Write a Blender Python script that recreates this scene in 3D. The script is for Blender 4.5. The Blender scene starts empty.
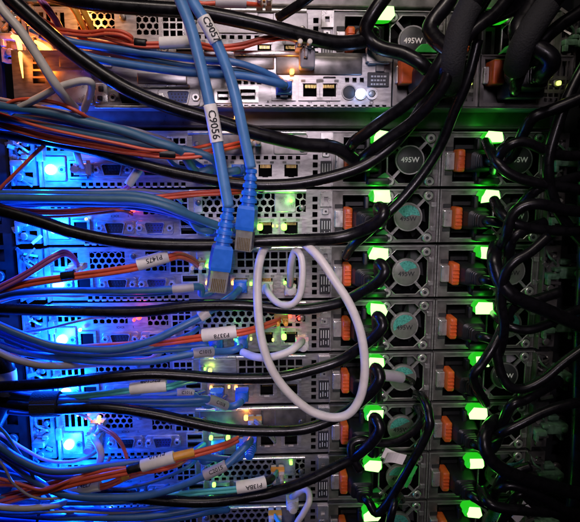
import bpy, bmesh, math, random
from mathutils import Vector, Matrix
rnd = random.Random(7)
S = 0.001                                    # everything below is written in millimetres
sc = bpy.context.scene
C = sc.collection

# ------------------------------------------------------------------ camera, world, light, exposure
CAM = Vector((-138.58, -454.2, -26.74)); PITCH, YAW = 0.16474, 0.04874
FW = Vector((math.sin(YAW)*math.cos(PITCH), math.cos(YAW)*math.cos(PITCH), -math.sin(PITCH)))
RT = Vector((math.cos(YAW), -math.sin(YAW), 0)); UP = RT.cross(FW)
cd = bpy.data.cameras.new('camera'); cam = bpy.data.objects.new('camera', cd); C.objects.link(cam)
cd.sensor_fit = 'HORIZONTAL'; cd.sensor_width = 36; cd.lens = 36.0; cd.clip_start = 0.005; cd.clip_end = 50
m = Matrix((RT, UP, -FW)).transposed().to_4x4(); m.translation = CAM*S
cam.matrix_world = m; sc.camera = cam

w = bpy.data.worlds.new('World'); sc.world = w; w.use_nodes = True
bg = w.node_tree.nodes['Background']; bg.inputs[0].default_value = (0.55, 0.5, 0.62, 1); bg.inputs[1].default_value = 0.003

def area(name, loc, at, size, power, col, spread=180):
    l = bpy.data.lights.new(name, 'AREA'); l.shape = 'RECTANGLE'; l.size, l.size_y = size
    l.energy = power; l.color = col; l.spread = math.radians(spread)
    o = bpy.data.objects.new(name, l); C.objects.link(o); o.location = Vector(loc)*S
    o.rotation_euler = (Vector(at)-Vector(loc)).to_track_quat('-Z', 'Y').to_euler(); return o
area('aisle_ceiling_lamp', (-175, -400, 430), (-165, 0, 50), (300, 60), .56, (1, .85, .77), 100)
area('aisle_fill_light', (-150, -800, 160), (-85, 0, -125), (60, 260), .175, (1, .84, .98), 31)  # unseen fill light added to brighten the middle of the rack
for l in bpy.data.lights:
    l.size *= S; l.size_y *= S
sc.view_settings.view_transform = 'Standard'; sc.view_settings.look = 'None'
sc.view_settings.exposure = 0.0; sc.view_settings.gamma = 1.0
sc.cycles.use_denoising = True; sc.cycles.max_bounces = 6; sc.cycles.sample_clamp_indirect = 4
sc.cycles.caustics_reflective = False; sc.cycles.caustics_refractive = False

def ray(x, y):                               # a photograph pixel as a direction
    return FW*580.0 + RT*(x-290) - UP*(y-261)
def P(x, y, d=0.0):                          # the point d mm in front of the rack plane seen at that pixel
    r = ray(x, y); t = (-d-CAM.y)/r.y
    return CAM + r*t

# ------------------------------------------------------------------ materials
MATS = {}
def mat(name, col, metal=0.0, rough=0.5, var=0.0, scale=400.0, bump=0.0, spec=0.5, emit=None, es=0.0, stretch=None, coat=0.0):
    mt = bpy.data.materials.new(name); mt.use_nodes = True; MATS[name] = mt
    nt = mt.node_tree; b = nt.nodes['Principled BSDF']
    b.inputs['Base Color'].default_value = (*col, 1); b.inputs['Metallic'].default_value = metal
    b.inputs['Roughness'].default_value = rough; b.inputs['Specular IOR Level'].default_value = spec
    b.inputs['Coat Weight'].default_value = coat
    if emit:
        b.inputs['Emission Color'].default_value = (*emit, 1); b.inputs['Emission Strength'].default_value = es
    if var or bump:
        tc = nt.nodes.new('ShaderNodeTexCoord'); mp = nt.nodes.new('ShaderNodeMapping')
        if stretch: mp.inputs['Scale'].default_value = stretch
        n = nt.nodes.new('ShaderNodeTexNoise'); n.inputs['Scale'].default_value = scale; n.inputs['Detail'].default_value = 5
        oi = nt.nodes.new('ShaderNodeObjectInfo'); ad = nt.nodes.new('ShaderNodeVectorMath'); ad.operation = 'ADD'
        nt.links.new(tc.outputs['Object'], ad.inputs[0]); nt.links.new(oi.outputs['Location'], ad.inputs[1])
        nt.links.new(ad.outputs[0], mp.inputs[0]); nt.links.new(mp.outputs[0], n.inputs['Vector'])
        if var:
            r = nt.nodes.new('ShaderNodeMapRange'); r.inputs['From Min'].default_value = .3; r.inputs['From Max'].default_value = .7
            r.inputs['To Min'].default_value = 1-var; r.inputs['To Max'].default_value = 1+var*.6
            mx = nt.nodes.new('ShaderNodeVectorMath'); mx.operation = 'SCALE'; mx.inputs[0].default_value = col
            nt.links.new(n.outputs['Fac'], r.inputs['Value']); nt.links.new(r.outputs[0], mx.inputs['Scale'])
            nt.links.new(mx.outputs[0], b.inputs['Base Color'])
            r2 = nt.nodes.new('ShaderNodeMapRange'); r2.inputs['To Min'].default_value = max(.05, rough-.14); r2.inputs['To Max'].default_value = min(1, rough+.14)
            nt.links.new(n.outputs['Fac'], r2.inputs['Value']); nt.links.new(r2.outputs[0], b.inputs['Roughness'])
        if bump:
            bp = nt.nodes.new('ShaderNodeBump'); bp.inputs['Strength'].default_value = bump; bp.inputs['Distance'].default_value = .0006
            nt.links.new(n.outputs['Fac'], bp.inputs['Height']); nt.links.new(bp.outputs[0], b.inputs['Normal'])
    return mt
mat('steel', (.40, .38, .375), .68, .36, .28, 160, .06, stretch=(1, 1, 4))
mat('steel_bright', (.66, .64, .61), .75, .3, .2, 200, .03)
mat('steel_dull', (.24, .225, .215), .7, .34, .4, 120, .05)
mat('steel_dark', (.22, .21, .205), .5, .33, .3, 120, .06)
mat('interior', (.003, .003, .0035), 0, .9, spec=.1)
mat('black_plastic', (.008, .008, .009), 0, .42, .3, 500, .05, spec=.4)
mat('black_gloss', (.012, .012, .014), 0, .25, .2, 300)
mat('black_cord', (.0045, .004, .0055), 0, .3, .35, 250, .08, spec=.3)
mat('black_cloth', (.010, .010, .013), 0, .85, .5, 900, .9)
mat('rack_black', (.022, .022, .025), .2, .38, .3, 90, .05)
mat('orange_latch', (.62, .10, .018), 0, .42, .15, 300)
mat('blue_cable', (.075, .21, .47), 0, .42, .14, 180, .04)
mat('blue_deep', (.04, .135, .36), 0, .42, .16, 180, .04)
mat('teal_cable', (.04, .13, .24), 0, .45, .14, 180, .04)
mat('blue_plug', (.015, .13, .60), 0, .38, .12, 260)
mat('clear_plug', (.42, .40, .37), 0, .16, .2, 300)
MATS['clear_plug'].node_tree.nodes['Principled BSDF'].inputs['Transmission Weight'].default_value = .55
mat('white_cable', (.58, .54, .52), 0, .45, .12, 150, .04)
mat('grey_cable', (.36, .33, .36), 0, .45, .12, 150, .04)
mat('orange_fibre', (.66, .10, .05), 0, .4, .12, 200)
mat('aqua_fibre', (.10, .50, .50), 0, .4, .12, 200)
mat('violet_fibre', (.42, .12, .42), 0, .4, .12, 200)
mat('white_label', (.80, .76, .73), 0, .5, .08, 240, .03)
mat('ink', (.012, .012, .014), 0, .6)
mat('beige_plastic', (.62, .56, .50), 0, .4, .1, 300)
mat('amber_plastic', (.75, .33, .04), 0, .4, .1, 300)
mat('vga_blue', (.018, .04, .20), 0, .4, .1, 300)
mat('tag_black', (.02, .02, .022), 0, .35)
mat('tag_print', (.5, .5, .48), 0, .6)
mat('hub_grey', (.15, .145, .135), .1, .42, .2, 250)
mat('hub_black', (.035, .035, .036), .1, .4, .2, 250)
mat('holo_teal', (.10, .42, .36), .3, .3, .4, 700)
mat('green_board', (.10, .20, .12), 0, .45, .5, 300, .2)
mat('green_tab', (.02, .42, .05), 0, .5, .2, 200)
mat('gold', (.8, .55, .2), 1, .3)
def emat(n, c, s): mat(n, (.02, .02, .02), 0, .4, emit=c, es=s)
emat('led_blue', (.22, .8, 1), 9); emat('led_green', (.40, 1, .26), 2.7); emat('led_green_halo', (.03, 1, .02), .55)
emat('amber_glow', (1, .36, .07), 6); emat('led_small_green', (.25, 1, .08), 4); emat('led_amber', (1, .42, .08), 5); emat('led_red', (1, .04, .02), 6)
emat('led_white', (.75, .9, 1), 3); emat('led_yellow', (.8, 1, .15), 2.5); emat('led_orange', (1, .42, .07), 5)

# ------------------------------------------------------------------ mesh collecting
class MB:
    def __init__(s): s.v = []; s.f = []
    def add(s, vs, fs, T=None):
        o = len(s.v)
        s.v += [tuple(T @ Vector(p)) if T else tuple(p) for p in vs]
        s.f += [tuple(i+o for i in f) for f in fs]
    def box(s, x0, x1, y0, y1, z0, z1, T=None):
        v = [(x, y, z) for x in (x0, x1) for y in (y0, y1) for z in (z0, z1)]
        s.add(v, [(0, 1, 3, 2), (4, 6, 7, 5), (0, 4, 5, 1), (2, 3, 7, 6), (0, 2, 6, 4), (1, 5, 7, 3)], T)
    def loft(s, rings, T=None, cap=True):
        n = len(rings[0]); v = [p for r in rings for p in r]; f = []
        for k in range(len(rings)-1):
            for i in range(n):
                j = (i+1) % n; f.append((k*n+i, k*n+j, (k+1)*n+j, (k+1)*n+i))
        if cap: f += [tuple(range(n-1, -1, -1)), tuple(range((len(rings)-1)*n, len(rings)*n))]
        s.add(v, f, T)
    def prism(s, poly, y0, y1, ch=0.0, T=None):        # outline in x,z; front face at y0 (towards the aisle), chamfered by ch
        cx = sum(p[0] for p in poly)/len(poly); cz = sum(p[1] for p in poly)/len(poly)
        wx = max(p[0] for p in poly)-min(p[0] for p in poly); wz = max(p[1] for p in poly)-min(p[1] for p in poly)
        def ring(y, i): return [(cx+(p[0]-cx)*(1-2*i/max(wx, .01)), y, cz+(p[1]-cz)*(1-2*i/max(wz, .01))) for p in poly]
        rs = [ring(y1, 0)]
        if ch: rs += [ring(y0+ch, 0), ring(y0+ch*.3, ch*.35), ring(y0, ch)]
        else: rs += [ring(y0, 0)]
        s.loft(rs, T)
    def rbox(s, x0, x1, z0, z1, y0, y1, r=1.0, ch=.6, T=None):
        s.prism(rrect(x0, x1, z0, z1, r), y0, y1, ch, T)
    def cyl(s, x, z, r, y0, y1, n=14, ch=0.0, T=None):
        s.prism([(x+r*math.cos(2*math.pi*i/n), z+r*math.sin(2*math.pi*i/n)) for i in range(n)], y0, y1, ch, T)
    def ring(s, x, z, r0, r1, y0, y1, n=14, T=None):
        v = []; f = []
        for i in range(n):
            a = 2*math.pi*i/n; c, q = math.cos(a), math.sin(a)
            v += [(x+r0*c, y0, z+r0*q), (x+r1*c, y0, z+r1*q), (x+r1*c, y1, z+r1*q), (x+r0*c, y1, z+r0*q)]
        for i in range(n):
            j = (i+1) % n
            for k in range(4): f.append((i*4+k, i*4+(k+1) % 4, j*4+(k+1) % 4, j*4+k))
        s.add(v, f, T)
    def plate(s, x0, x1, z0, z1, holes, y0, y1, T=None):  # sheet with rectangular openings
        xs = sorted({x0, x1, *[h[0] for h in holes], *[h[1] for h in holes]}); zs = sorted({z0, z1, *[h[2] for h in holes], *[h[3] for h in holes]})
        xs = [x for x in xs if x0 <= x <= x1]; zs = [z for z in zs if z0 <= z <= z1]
        nx, nz = len(xs)-1, len(zs)-1
        full = [[not any(h[0] < (xs[i]+xs[i+1])/2 < h[1] and h[2] < (zs[j]+zs[j+1])/2 < h[3] for h in holes) for j in range(nz)] for i in range(nx)]
        def at(i, j): return 0 <= i < nx and 0 <= j < nz and full[i][j]
        for i in range(nx):
            for j in range(nz):
                if not full[i][j]: continue
                a, b, c, d = xs[i], xs[i+1], zs[j], zs[j+1]
                vs = [(a, y0, c), (b, y0, c), (b, y0, d), (a, y0, d), (a, y1, c), (b, y1, c), (b, y1, d), (a, y1, d)]
                fs = [(0, 1, 2, 3), (7, 6, 5, 4)]
                if not at(i, j-1): fs.append((0, 4, 5, 1))
                if not at(i, j+1): fs.append((3, 2, 6, 7))
                if not at(i-1, j): fs.append((0, 3, 7, 4))
                if not at(i+1, j): fs.append((1, 5, 6, 2))
                s.add(vs, fs, T)
    def hexmesh(s, x0, x1, z0, z1, pitch, hole, y0, y1, T=None):
        R = pitch/math.sqrt(3); dz = pitch*math.sqrt(3)/2; row = 0; z = z0+dz/2
        while z < z1-dz*.3:
            x = x0+pitch/2+(pitch/2 if row % 2 else 0)
            while x < x1-pitch*.3:
                v = []; f = []
                for i in range(6):
                    a = math.pi/6+i*math.pi/3; c, q = math.cos(a), math.sin(a)
                    v += [(x+R*c, y0, z+R*q), (x+hole*c, y0, z+hole*q), (x+hole*c, y1, z+hole*q)]
                for i in range(6):
                    j = (i+1) % 6; f += [(i*3, j*3, j*3+1, i*3+1), (i*3+1, j*3+1, j*3+2, i*3+2)]
                s.add(v, f, T); x += pitch
            z += dz; row += 1
    def tube(s, pts, rad, n=10, cap=True):
        k = len(pts); rings = []; up = None; loop = (pts[0]-pts[-1]).length < .01; cap = cap and not loop
        for i, p in enumerate(pts):
            t = (pts[min(i+1, k-1)]-pts[max(i-1, 0)]).normalized()
            if loop and i in (0, k-1): t = (pts[1]-pts[-2]).normalized()
            if up is None: up = t.orthogonal().normalized()
            up = (up-t*up.dot(t)).normalized(); sd = t.cross(up)
            r = rad[i] if isinstance(rad, (list, tuple)) else rad
            rings.append([p+(up*math.cos(2*math.pi*j/n)+sd*math.sin(2*math.pi*j/n))*r for j in range(n)])
        s.loft(rings, cap=cap)
    def mesh(s, name, material, smooth=None):
        me = bpy.data.meshes.new(name); me.from_pydata([(a*S, b*S, c*S) for a, b, c in s.v], [], s.f); me.update()
        bm = bmesh.new(); bm.from_mesh(me); bmesh.ops.recalc_face_normals(bm, faces=bm.faces); bm.to_mesh(me); bm.free()
        me.materials.append(MATS[material])
        if smooth:
            me.polygons.foreach_set('use_smooth', [True]*len(me.polygons))
            if smooth is not True: me.set_sharp_from_angle(angle=math.radians(smooth))
        return me
    def build(s, name, material, parent=None, smooth=None, loc=None):
        return link(name, s.mesh(name, material, smooth), parent, loc)
def link(name, me, parent=None, loc=None):
    o = bpy.data.objects.new(name, me); C.objects.link(o)
    if parent: o.parent = parent
    if loc: o.location = Vector(loc)*S
    return o
def soft(poly, n=2):                          # round an outline by cutting its corners
    for _ in range(n):
        q = []
        for i, a in enumerate(poly):
            c = poly[(i+1) % len(poly)]; q += [(a[0]*.75+c[0]*.25, a[1]*.75+c[1]*.25), (a[0]*.25+c[0]*.75, a[1]*.25+c[1]*.75)]
        poly = q
    return poly
def rrect(x0, x1, z0, z1, r, n=3):
    p = []
    for cx, cz, a0 in ((x1-r, z1-r, 0), (x0+r, z1-r, 90), (x0+r, z0+r, 180), (x1-r, z0+r, 270)):
        for i in range(n+1):
            a = math.radians(a0+90*i/n); p.append((cx+r*math.cos(a), cz+r*math.sin(a)))
    return p
CACHE = {}
def part(name, key, fn, material, parent, smooth=None, loc=None):   # alike parts share mesh data
    if key not in CACHE:
        b = MB(); fn(b); CACHE[key] = b.mesh(name, material, smooth)
    return link(name, CACHE[key], parent, loc)
def tag(o, label, cat=None, group=None, kind=None):
    if label: o['label'] = label
    if cat: o['category'] = cat
    if group: o['group'] = group
    if kind: o['kind'] = kind
    return o
def empty(name, loc=(0, 0, 0)):
    o = bpy.data.objects.new(name, None); C.objects.link(o); o.location = Vector(loc)*S; o.empty_display_size = .01; return o
def lamp(name, parent, loc, col, power, rad=2.0):
    l = bpy.data.lights.new(name, 'POINT'); l.color = col; l.energy = power; l.shadow_soft_size = rad*S
    o = bpy.data.objects.new(name, l); C.objects.link(o); o.parent = parent; o.location = Vector(loc)*S
    return o
_txt = {}
def text_data(body):                          # flat lettering, height 1, centred
    if body not in _txt:
        cu = bpy.data.curves.new('t', 'FONT'); cu.body = body; cu.size = 1; cu.align_x = 'CENTER'; cu.align_y = 'CENTER'; cu.resolution_u = 2; cu.offset = .02
        o = bpy.data.objects.new('t', cu); C.objects.link(o); bpy.context.view_layer.update()
        me = bpy.data.meshes.new_from_object(o.evaluated_get(bpy.context.evaluated_depsgraph_get()))
        bpy.data.objects.remove(o); bpy.data.curves.remove(cu)
        bm = bmesh.new(); bm.from_mesh(me); bmesh.ops.triangulate(bm, faces=bm.faces)
        for q in range(-4, 5):
            g = bm.verts[:]+bm.edges[:]+bm.faces[:]
            bmesh.ops.bisect_plane(bm, geom=g, plane_co=(0, q*.1, 0), plane_no=(0, 1, 0))
        bm.verts.ensure_lookup_table(); bm.verts.index_update()
        _txt[body] = ([v.co.copy() for v in bm.verts], [tuple(v.index for v in f.verts) for f in bm.faces]); bm.free(); bpy.data.meshes.remove(me)
    return _txt[body]
def flat_text(b, body, x, z, h, y):
    v, f = text_data(body); b.add([(x+p.x*h, y, z+p.y*h) for p in v], f)
def spline(pts, sub=7):
    q = [pts[0]*2-pts[1]]+pts+[pts[-1]*2-pts[-2]]; out = []
    if (pts[0]-pts[-1]).length < .01: q = [pts[-2]]+pts+[pts[1]]
    for i in range(1, len(q)-2):
        a, b, c, d = q[i-1:i+3]
        for k in range(sub):
            t = k/sub
            out.append(.5*((2*b)+(c-a)*t+(2*a-5*b+4*c-d)*t*t+(3*b-a-3*c+d)*t**3))
    out.append(pts[-1]); return out

# ------------------------------------------------------------------ rack: posts, blanking panels
def rack_post(name, x0, x1, y, label, hx, flip=1):
    r = empty(name, ((x0+x1)/2, y, -400)); tag(r, label, 'rack post', 'upright posts of the rack')
    ox, oy, oz = (x0+x1)/2, y, -400
    def f(b):
        hs = []
        for k in range(-9, 4):
            for q in (6.3, 22.2, 38.1):
                z = 44.45*k+q; hs.append((hx-4.7, hx+4.7, z-4.7, z+4.7))
        b.plate(x0, x1, -400, 170, hs, y, y+2)
    b = MB(); f(b); b.v = [(p[0]-ox, p[1]-oy, p[2]-oz) for p in b.v]; b.build('face_plate', 'rack_black', r)
    b = MB(); b.box(x0-(.8 if flip > 0 else -(x1-x0)), (x0 if flip > 0 else x1+.8), y-9, y+60, -400, 170)
    b.box(hx-9, hx+9, y+14, y+16, -400, 170)
    b.v = [(p[0]-ox, p[1]-oy, p[2]-oz) for p in b.v]; b.build('side_flange', 'rack_black', r)
    for k in range(-8, 3):
        c = part('mounting_screw', 'rscrew', lambda b: (b.cyl(0, 0, 4.2, -3.2, 0, 14, .8), b.cyl(0, 0, 1.6, -3.5, -3, 6)), 'steel_dull', r, 40)
        c.location = Vector((hx-ox, -.1, 44.45*k+22.2-oz))*S
    return r
LP = rack_post('rack_post', -356, -327, -6, 'black upright rack post along the left edge, washed in blue light', -340)
rack_post('rack_post', 103, 150, 8, 'black upright rack post in the dark along the right edge', 118, -1)

def blank(name, z0, z1, y, label, material):
    o = empty(name, (-118, y, z0)); tag(o, label, 'blanking panel', 'blanking panels')
    b = MB(); b.rbox(-200, 208, 0, z1-z0, 0, 30, 1, .5); b.build('panel_face', material, o)
    for x in (-190, 198):
        part('screw', 'bscrew', lambda b: (b.cyl(0, 0, 3.2, -2.2, .5, 14, .6), b.cyl(0, 0, 1.3, -2.4, -2, 6)), 'steel_dull', o, 40, (x, 0, (z1-z0)/2))
    b = MB(); b.tube([Vector((-200, -.8, 1.5)), Vector((208, -.8, 1.5))], 1.1, 8); b.build('folded_edge', material, o, 40)
blank('blanking_panel', .6, 43.6, 6, 'narrow dark grey panel under the projecting server, lit green by the lights below', 'steel_dark')
blank('blanking_panel', 89.5, 132, 6, 'grey metal panel at the very top, above the first server', 'steel_dull')

# slide rail ends: crumpled bright brackets beside every server
def rail_end(side, k, label):
    x = -320.5 if side < 0 else 90.5; sg = 1 if side < 0 else 1
    o = empty('rail_bracket', (x, 0, -44.45*(k+1))); tag(o, label, 'rail bracket', 'rail brackets on the left' if side < 0 else 'rail brackets on the right')
    r = random.Random(k*3+side)
    def body(b):
        b.plate(-4.5, 12, 2, 42, [(-1, 2.5, 24, 36), (4, 9, 28, 37), (3, 9.5, 6, 12), (-2.6, 1, 5, 12)], -2, 0)
        b.box(-4.5, -3.3, -8, -2, 2, 42); b.box(10.4, 12, 0, 14, 2, 42)
        b.box(-3, 8, 0.2, 20, 16, 18)
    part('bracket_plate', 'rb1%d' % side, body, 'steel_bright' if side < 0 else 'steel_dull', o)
    def hook(b):
        b.rbox(-3, 7, 16.5, 21, -13, -2, 1, .5); b.rbox(-3, 0, 12, 17, -13, -9, .8, .4); b.rbox(4.5, 9.5, 22, 25, -10, -2, .8, .4)
        b.tube(spline([Vector((-2, -3, 40)), Vector((0, -8, 34)), Vector((5, -7, 30)), Vector((8, -4, 27))]), .9, 6)
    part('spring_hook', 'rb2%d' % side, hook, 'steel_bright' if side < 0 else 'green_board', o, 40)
    def lev(b):
        b.add([(-4, -7, 7), (9, -4, 4), (10, -4, 8), (-3, -8, 11.5), (-4, -5, 7), (9, -2, 4), (10, -2, 8), (-3, -6, 11.5)], [(0, 1, 2, 3), (7, 6, 5, 4), (0, 4, 5, 1), (1, 5, 6, 2), (2, 6, 7, 3), (3, 7, 4, 0)])
        b.cyl(2, 8.5, 3, -9.5, -4, 12, .7); b.cyl(6.5, 33, 2.2, -4.5, -1, 10, .5)
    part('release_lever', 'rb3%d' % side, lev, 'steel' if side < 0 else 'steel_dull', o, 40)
    def clutter(b):
        for i in range(9):
            t = Matrix.Translation((r.uniform(-4, 10), r.uniform(-9, -3), r.uniform(3, 41))) @ Matrix.Rotation(r.uniform(-.9, .9), 4, 'Y') @ Matrix.Rotation(r.uniform(-.6, .6), 4, 'Z')
            l = r.uniform(2, 5.5); h = r.uniform(.5, 1.6); b.box(-l, l, -1, .6, -h, h, t)
        z0 = r.uniform(24, 34)
        b.tube(spline([Vector((r.uniform(-3, 8), -5-2*math.sin(q*1.3), z0+q*1.6)) for q in range(6)]), .7, 6)
    b = MB(); clutter(b); b.build('bracket_clutter', 'steel_bright' if side < 0 else 'steel_dull', o)  # clutter added to the bracket: randomly turned boxes and a bent wire
    if side > 0:
        part('plastic_arm', 'rb4', lambda b: (b.rbox(9, 27, 16, 25, -9, 2, 2, 1), b.rbox(11, 20, 27, 31, -5, 2, 1, .5), b.rbox(22, 25, 9, 17, -6, 2, .8, .4), b.cyl(23, 20.5, 2.4, -11, -8, 12, .5)), 'green_board', o, 40)
    return o
ORD = {-2: 'first', -1: 'second', 0: 'third', 1: 'fourth', 2: 'fifth', 3: 'sixth', 4: 'seventh', 5: 'eighth', 6: 'ninth', 7: 'tenth'}
for k in [-2]+list(range(0, 8)):
    rail_end(-1, k, 'shiny metal slide-rail bracket left of the %s server from the top' % ORD[k])
for k in [-2]+list(range(0, 8)):
    rail_end(1, k, 'dim metal slide-rail bracket right of the %s server from the top' % ORD[k])

# ------------------------------------------------------------------ server parts
def D_sub(parent, name, x, z, w, face, y=0):
    def dpoly(w, h, k): return [(-w/2+k, -h/2), (w/2-k, -h/2), (w/2-.2, h/2-1), (w/2-1.2, h/2), (-w/2+1.2, h/2), (-w/2+.2, h/2-1)]
    def shell(b):
        b.prism([(p[0], p[1]) for p in rrect(-w/2-6.2, w/2+6.2, -5.6, 5.6, 2.5)], -.9, 0, .3)
        hs = dpoly(w, 9.2, 2.2); hi = dpoly(w-1.4, 7.8, 2.0)
        n = len(hs); v = []; f = []
        for i in range(n):
            v += [(hs[i][0], -.8, hs[i][1]), (hs[i][0], -3.6, hs[i][1]), (hi[i][0], -3.6, hi[i][1]), (hi[i][0], -1, hi[i][1])]
        for i in range(n):
            j = (i+1) % n
            for q in range(3): f.append((i*4+q, j*4+q, j*4+q+1, i*4+q+1))
        b.add(v, f)
    o = part(name, 'dsh%s' % w, shell, 'steel', parent, None, (x, y, z))
    def pins(b):
        b.prism(dpoly(w-1.4, 7.8, 2.0), -2.2, -.9)
    part('socket_face', 'dsf%s%s' % (w, face), pins, face, o)
    def dots(b):
        for r_, n in ((2, 5), (0, 5), (-2, 5)):
            for i in range(n): b.cyl((i-(n-1)/2)*(w-6)/4.6+(.6 if r_ == 0 else 0), r_, .55, -2.4, -2.1, 6)
    part('pin_holes', 'dsp%s' % w, dots, 'ink', o)
    for s in (-1, 1):
        part('jack_screw', 'dsj', lambda b: (b.cyl(0, 0, 2.9, -2.8, -.8, 6, .4), b.ring(0, 0, 1.2, 2.3, -3.4, -2.6, 12)), 'steel_bright', o, None, (s*(w/2+3.4), 0, 0))
        part('screw_hole', 'dsjh', lambda b: b.cyl(0, 0, 1.3, -2.95, -2.7, 10), 'ink', o, None, (s*(w/2+3.4), 0, 0))
    return o
def net_port(parent, x, z, y=0, lights=True):
    def sh(b):
        b.plate(-8.4, 8.4, -7.2, 7.4, [(-5.9, 5.9, -5, 4.2), (-2.2, 2.2, -6.4, -5)], -2.2, 0)
        b.box(-5.9, -5.2, -1, 7, -5, 4.2); b.box(5.2, 5.9, -1, 7, -5, 4.2)
    o = part('network_port', 'np', sh, 'steel', parent, None, (x, y, z))
    part('socket', 'nps', lambda b: (b.box(-5.9, 5.9, 7, 8, -6.4, 4.2),), 'interior', o)
    part('contacts', 'npc', lambda b: [b.box(-3.6+i*1.02, -3.2+i*1.02, 1, 6.5, 1.5, 4.1) for i in range(8)], 'gold', o)
    for s in (-1, 1):
        part('window', 'npw', lambda b: b.rbox(-1.5, 1.5, -.9, .9, -2.5, -2, .3, .1), 'clear_plug', o, None, (s*5.2, 0, 5.8))
    return o
def usb(parent, x, z, y=0):
    o = part('usb_port', 'usb', lambda b: b.plate(-6.8, 6.8, -3.2, 3.2, [(-5.9, 5.9, -2.4, 2.4)], -2.6, 0), 'steel_bright', parent, None, (x, y, z))
    part('socket', 'usbs', lambda b: b.box(-5.9, 5.9, 4, 5, -2.4, 2.4), 'interior', o)
    part('tongue', 'usbt', lambda b: b.box(-5.2, 5.2, -1, 4, .2, 1.8), 'black_plastic', o)
    return o
LM = {'g': 'led_small_green', 'a': 'led_amber', 'r': 'led_red', 'w': 'led_white', 'y': 'led_yellow', 'o': 'led_orange', 'b': 'led_blue'}
def small_light(server, origin, px, py, d, kind, size=2.2, power=0):
    p = P(px, py, d)-Vector(origin)
    o = part('indicator_light', 'sl%s%.1f' % (kind, size), lambda b: b.rbox(-size/2, size/2, -size*.6, size*.6, -1.2, 1.2, size*.35, .4), LM[kind], server, 40, p)
    if power > .0055:
        col = {'g': (.15, 1, .06), 'a': (1, .38, .05), 'r': (1, .05, .03), 'w': (.6, .8, 1), 'y': (.7, 1, .1), 'o': (1, .30, .03), 'b': (.05, .3, 1)}[kind]
        lamp('indicator_glow', server, p+Vector((0, -4, 0)), col, power*.6, 1.5)
    return o

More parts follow.
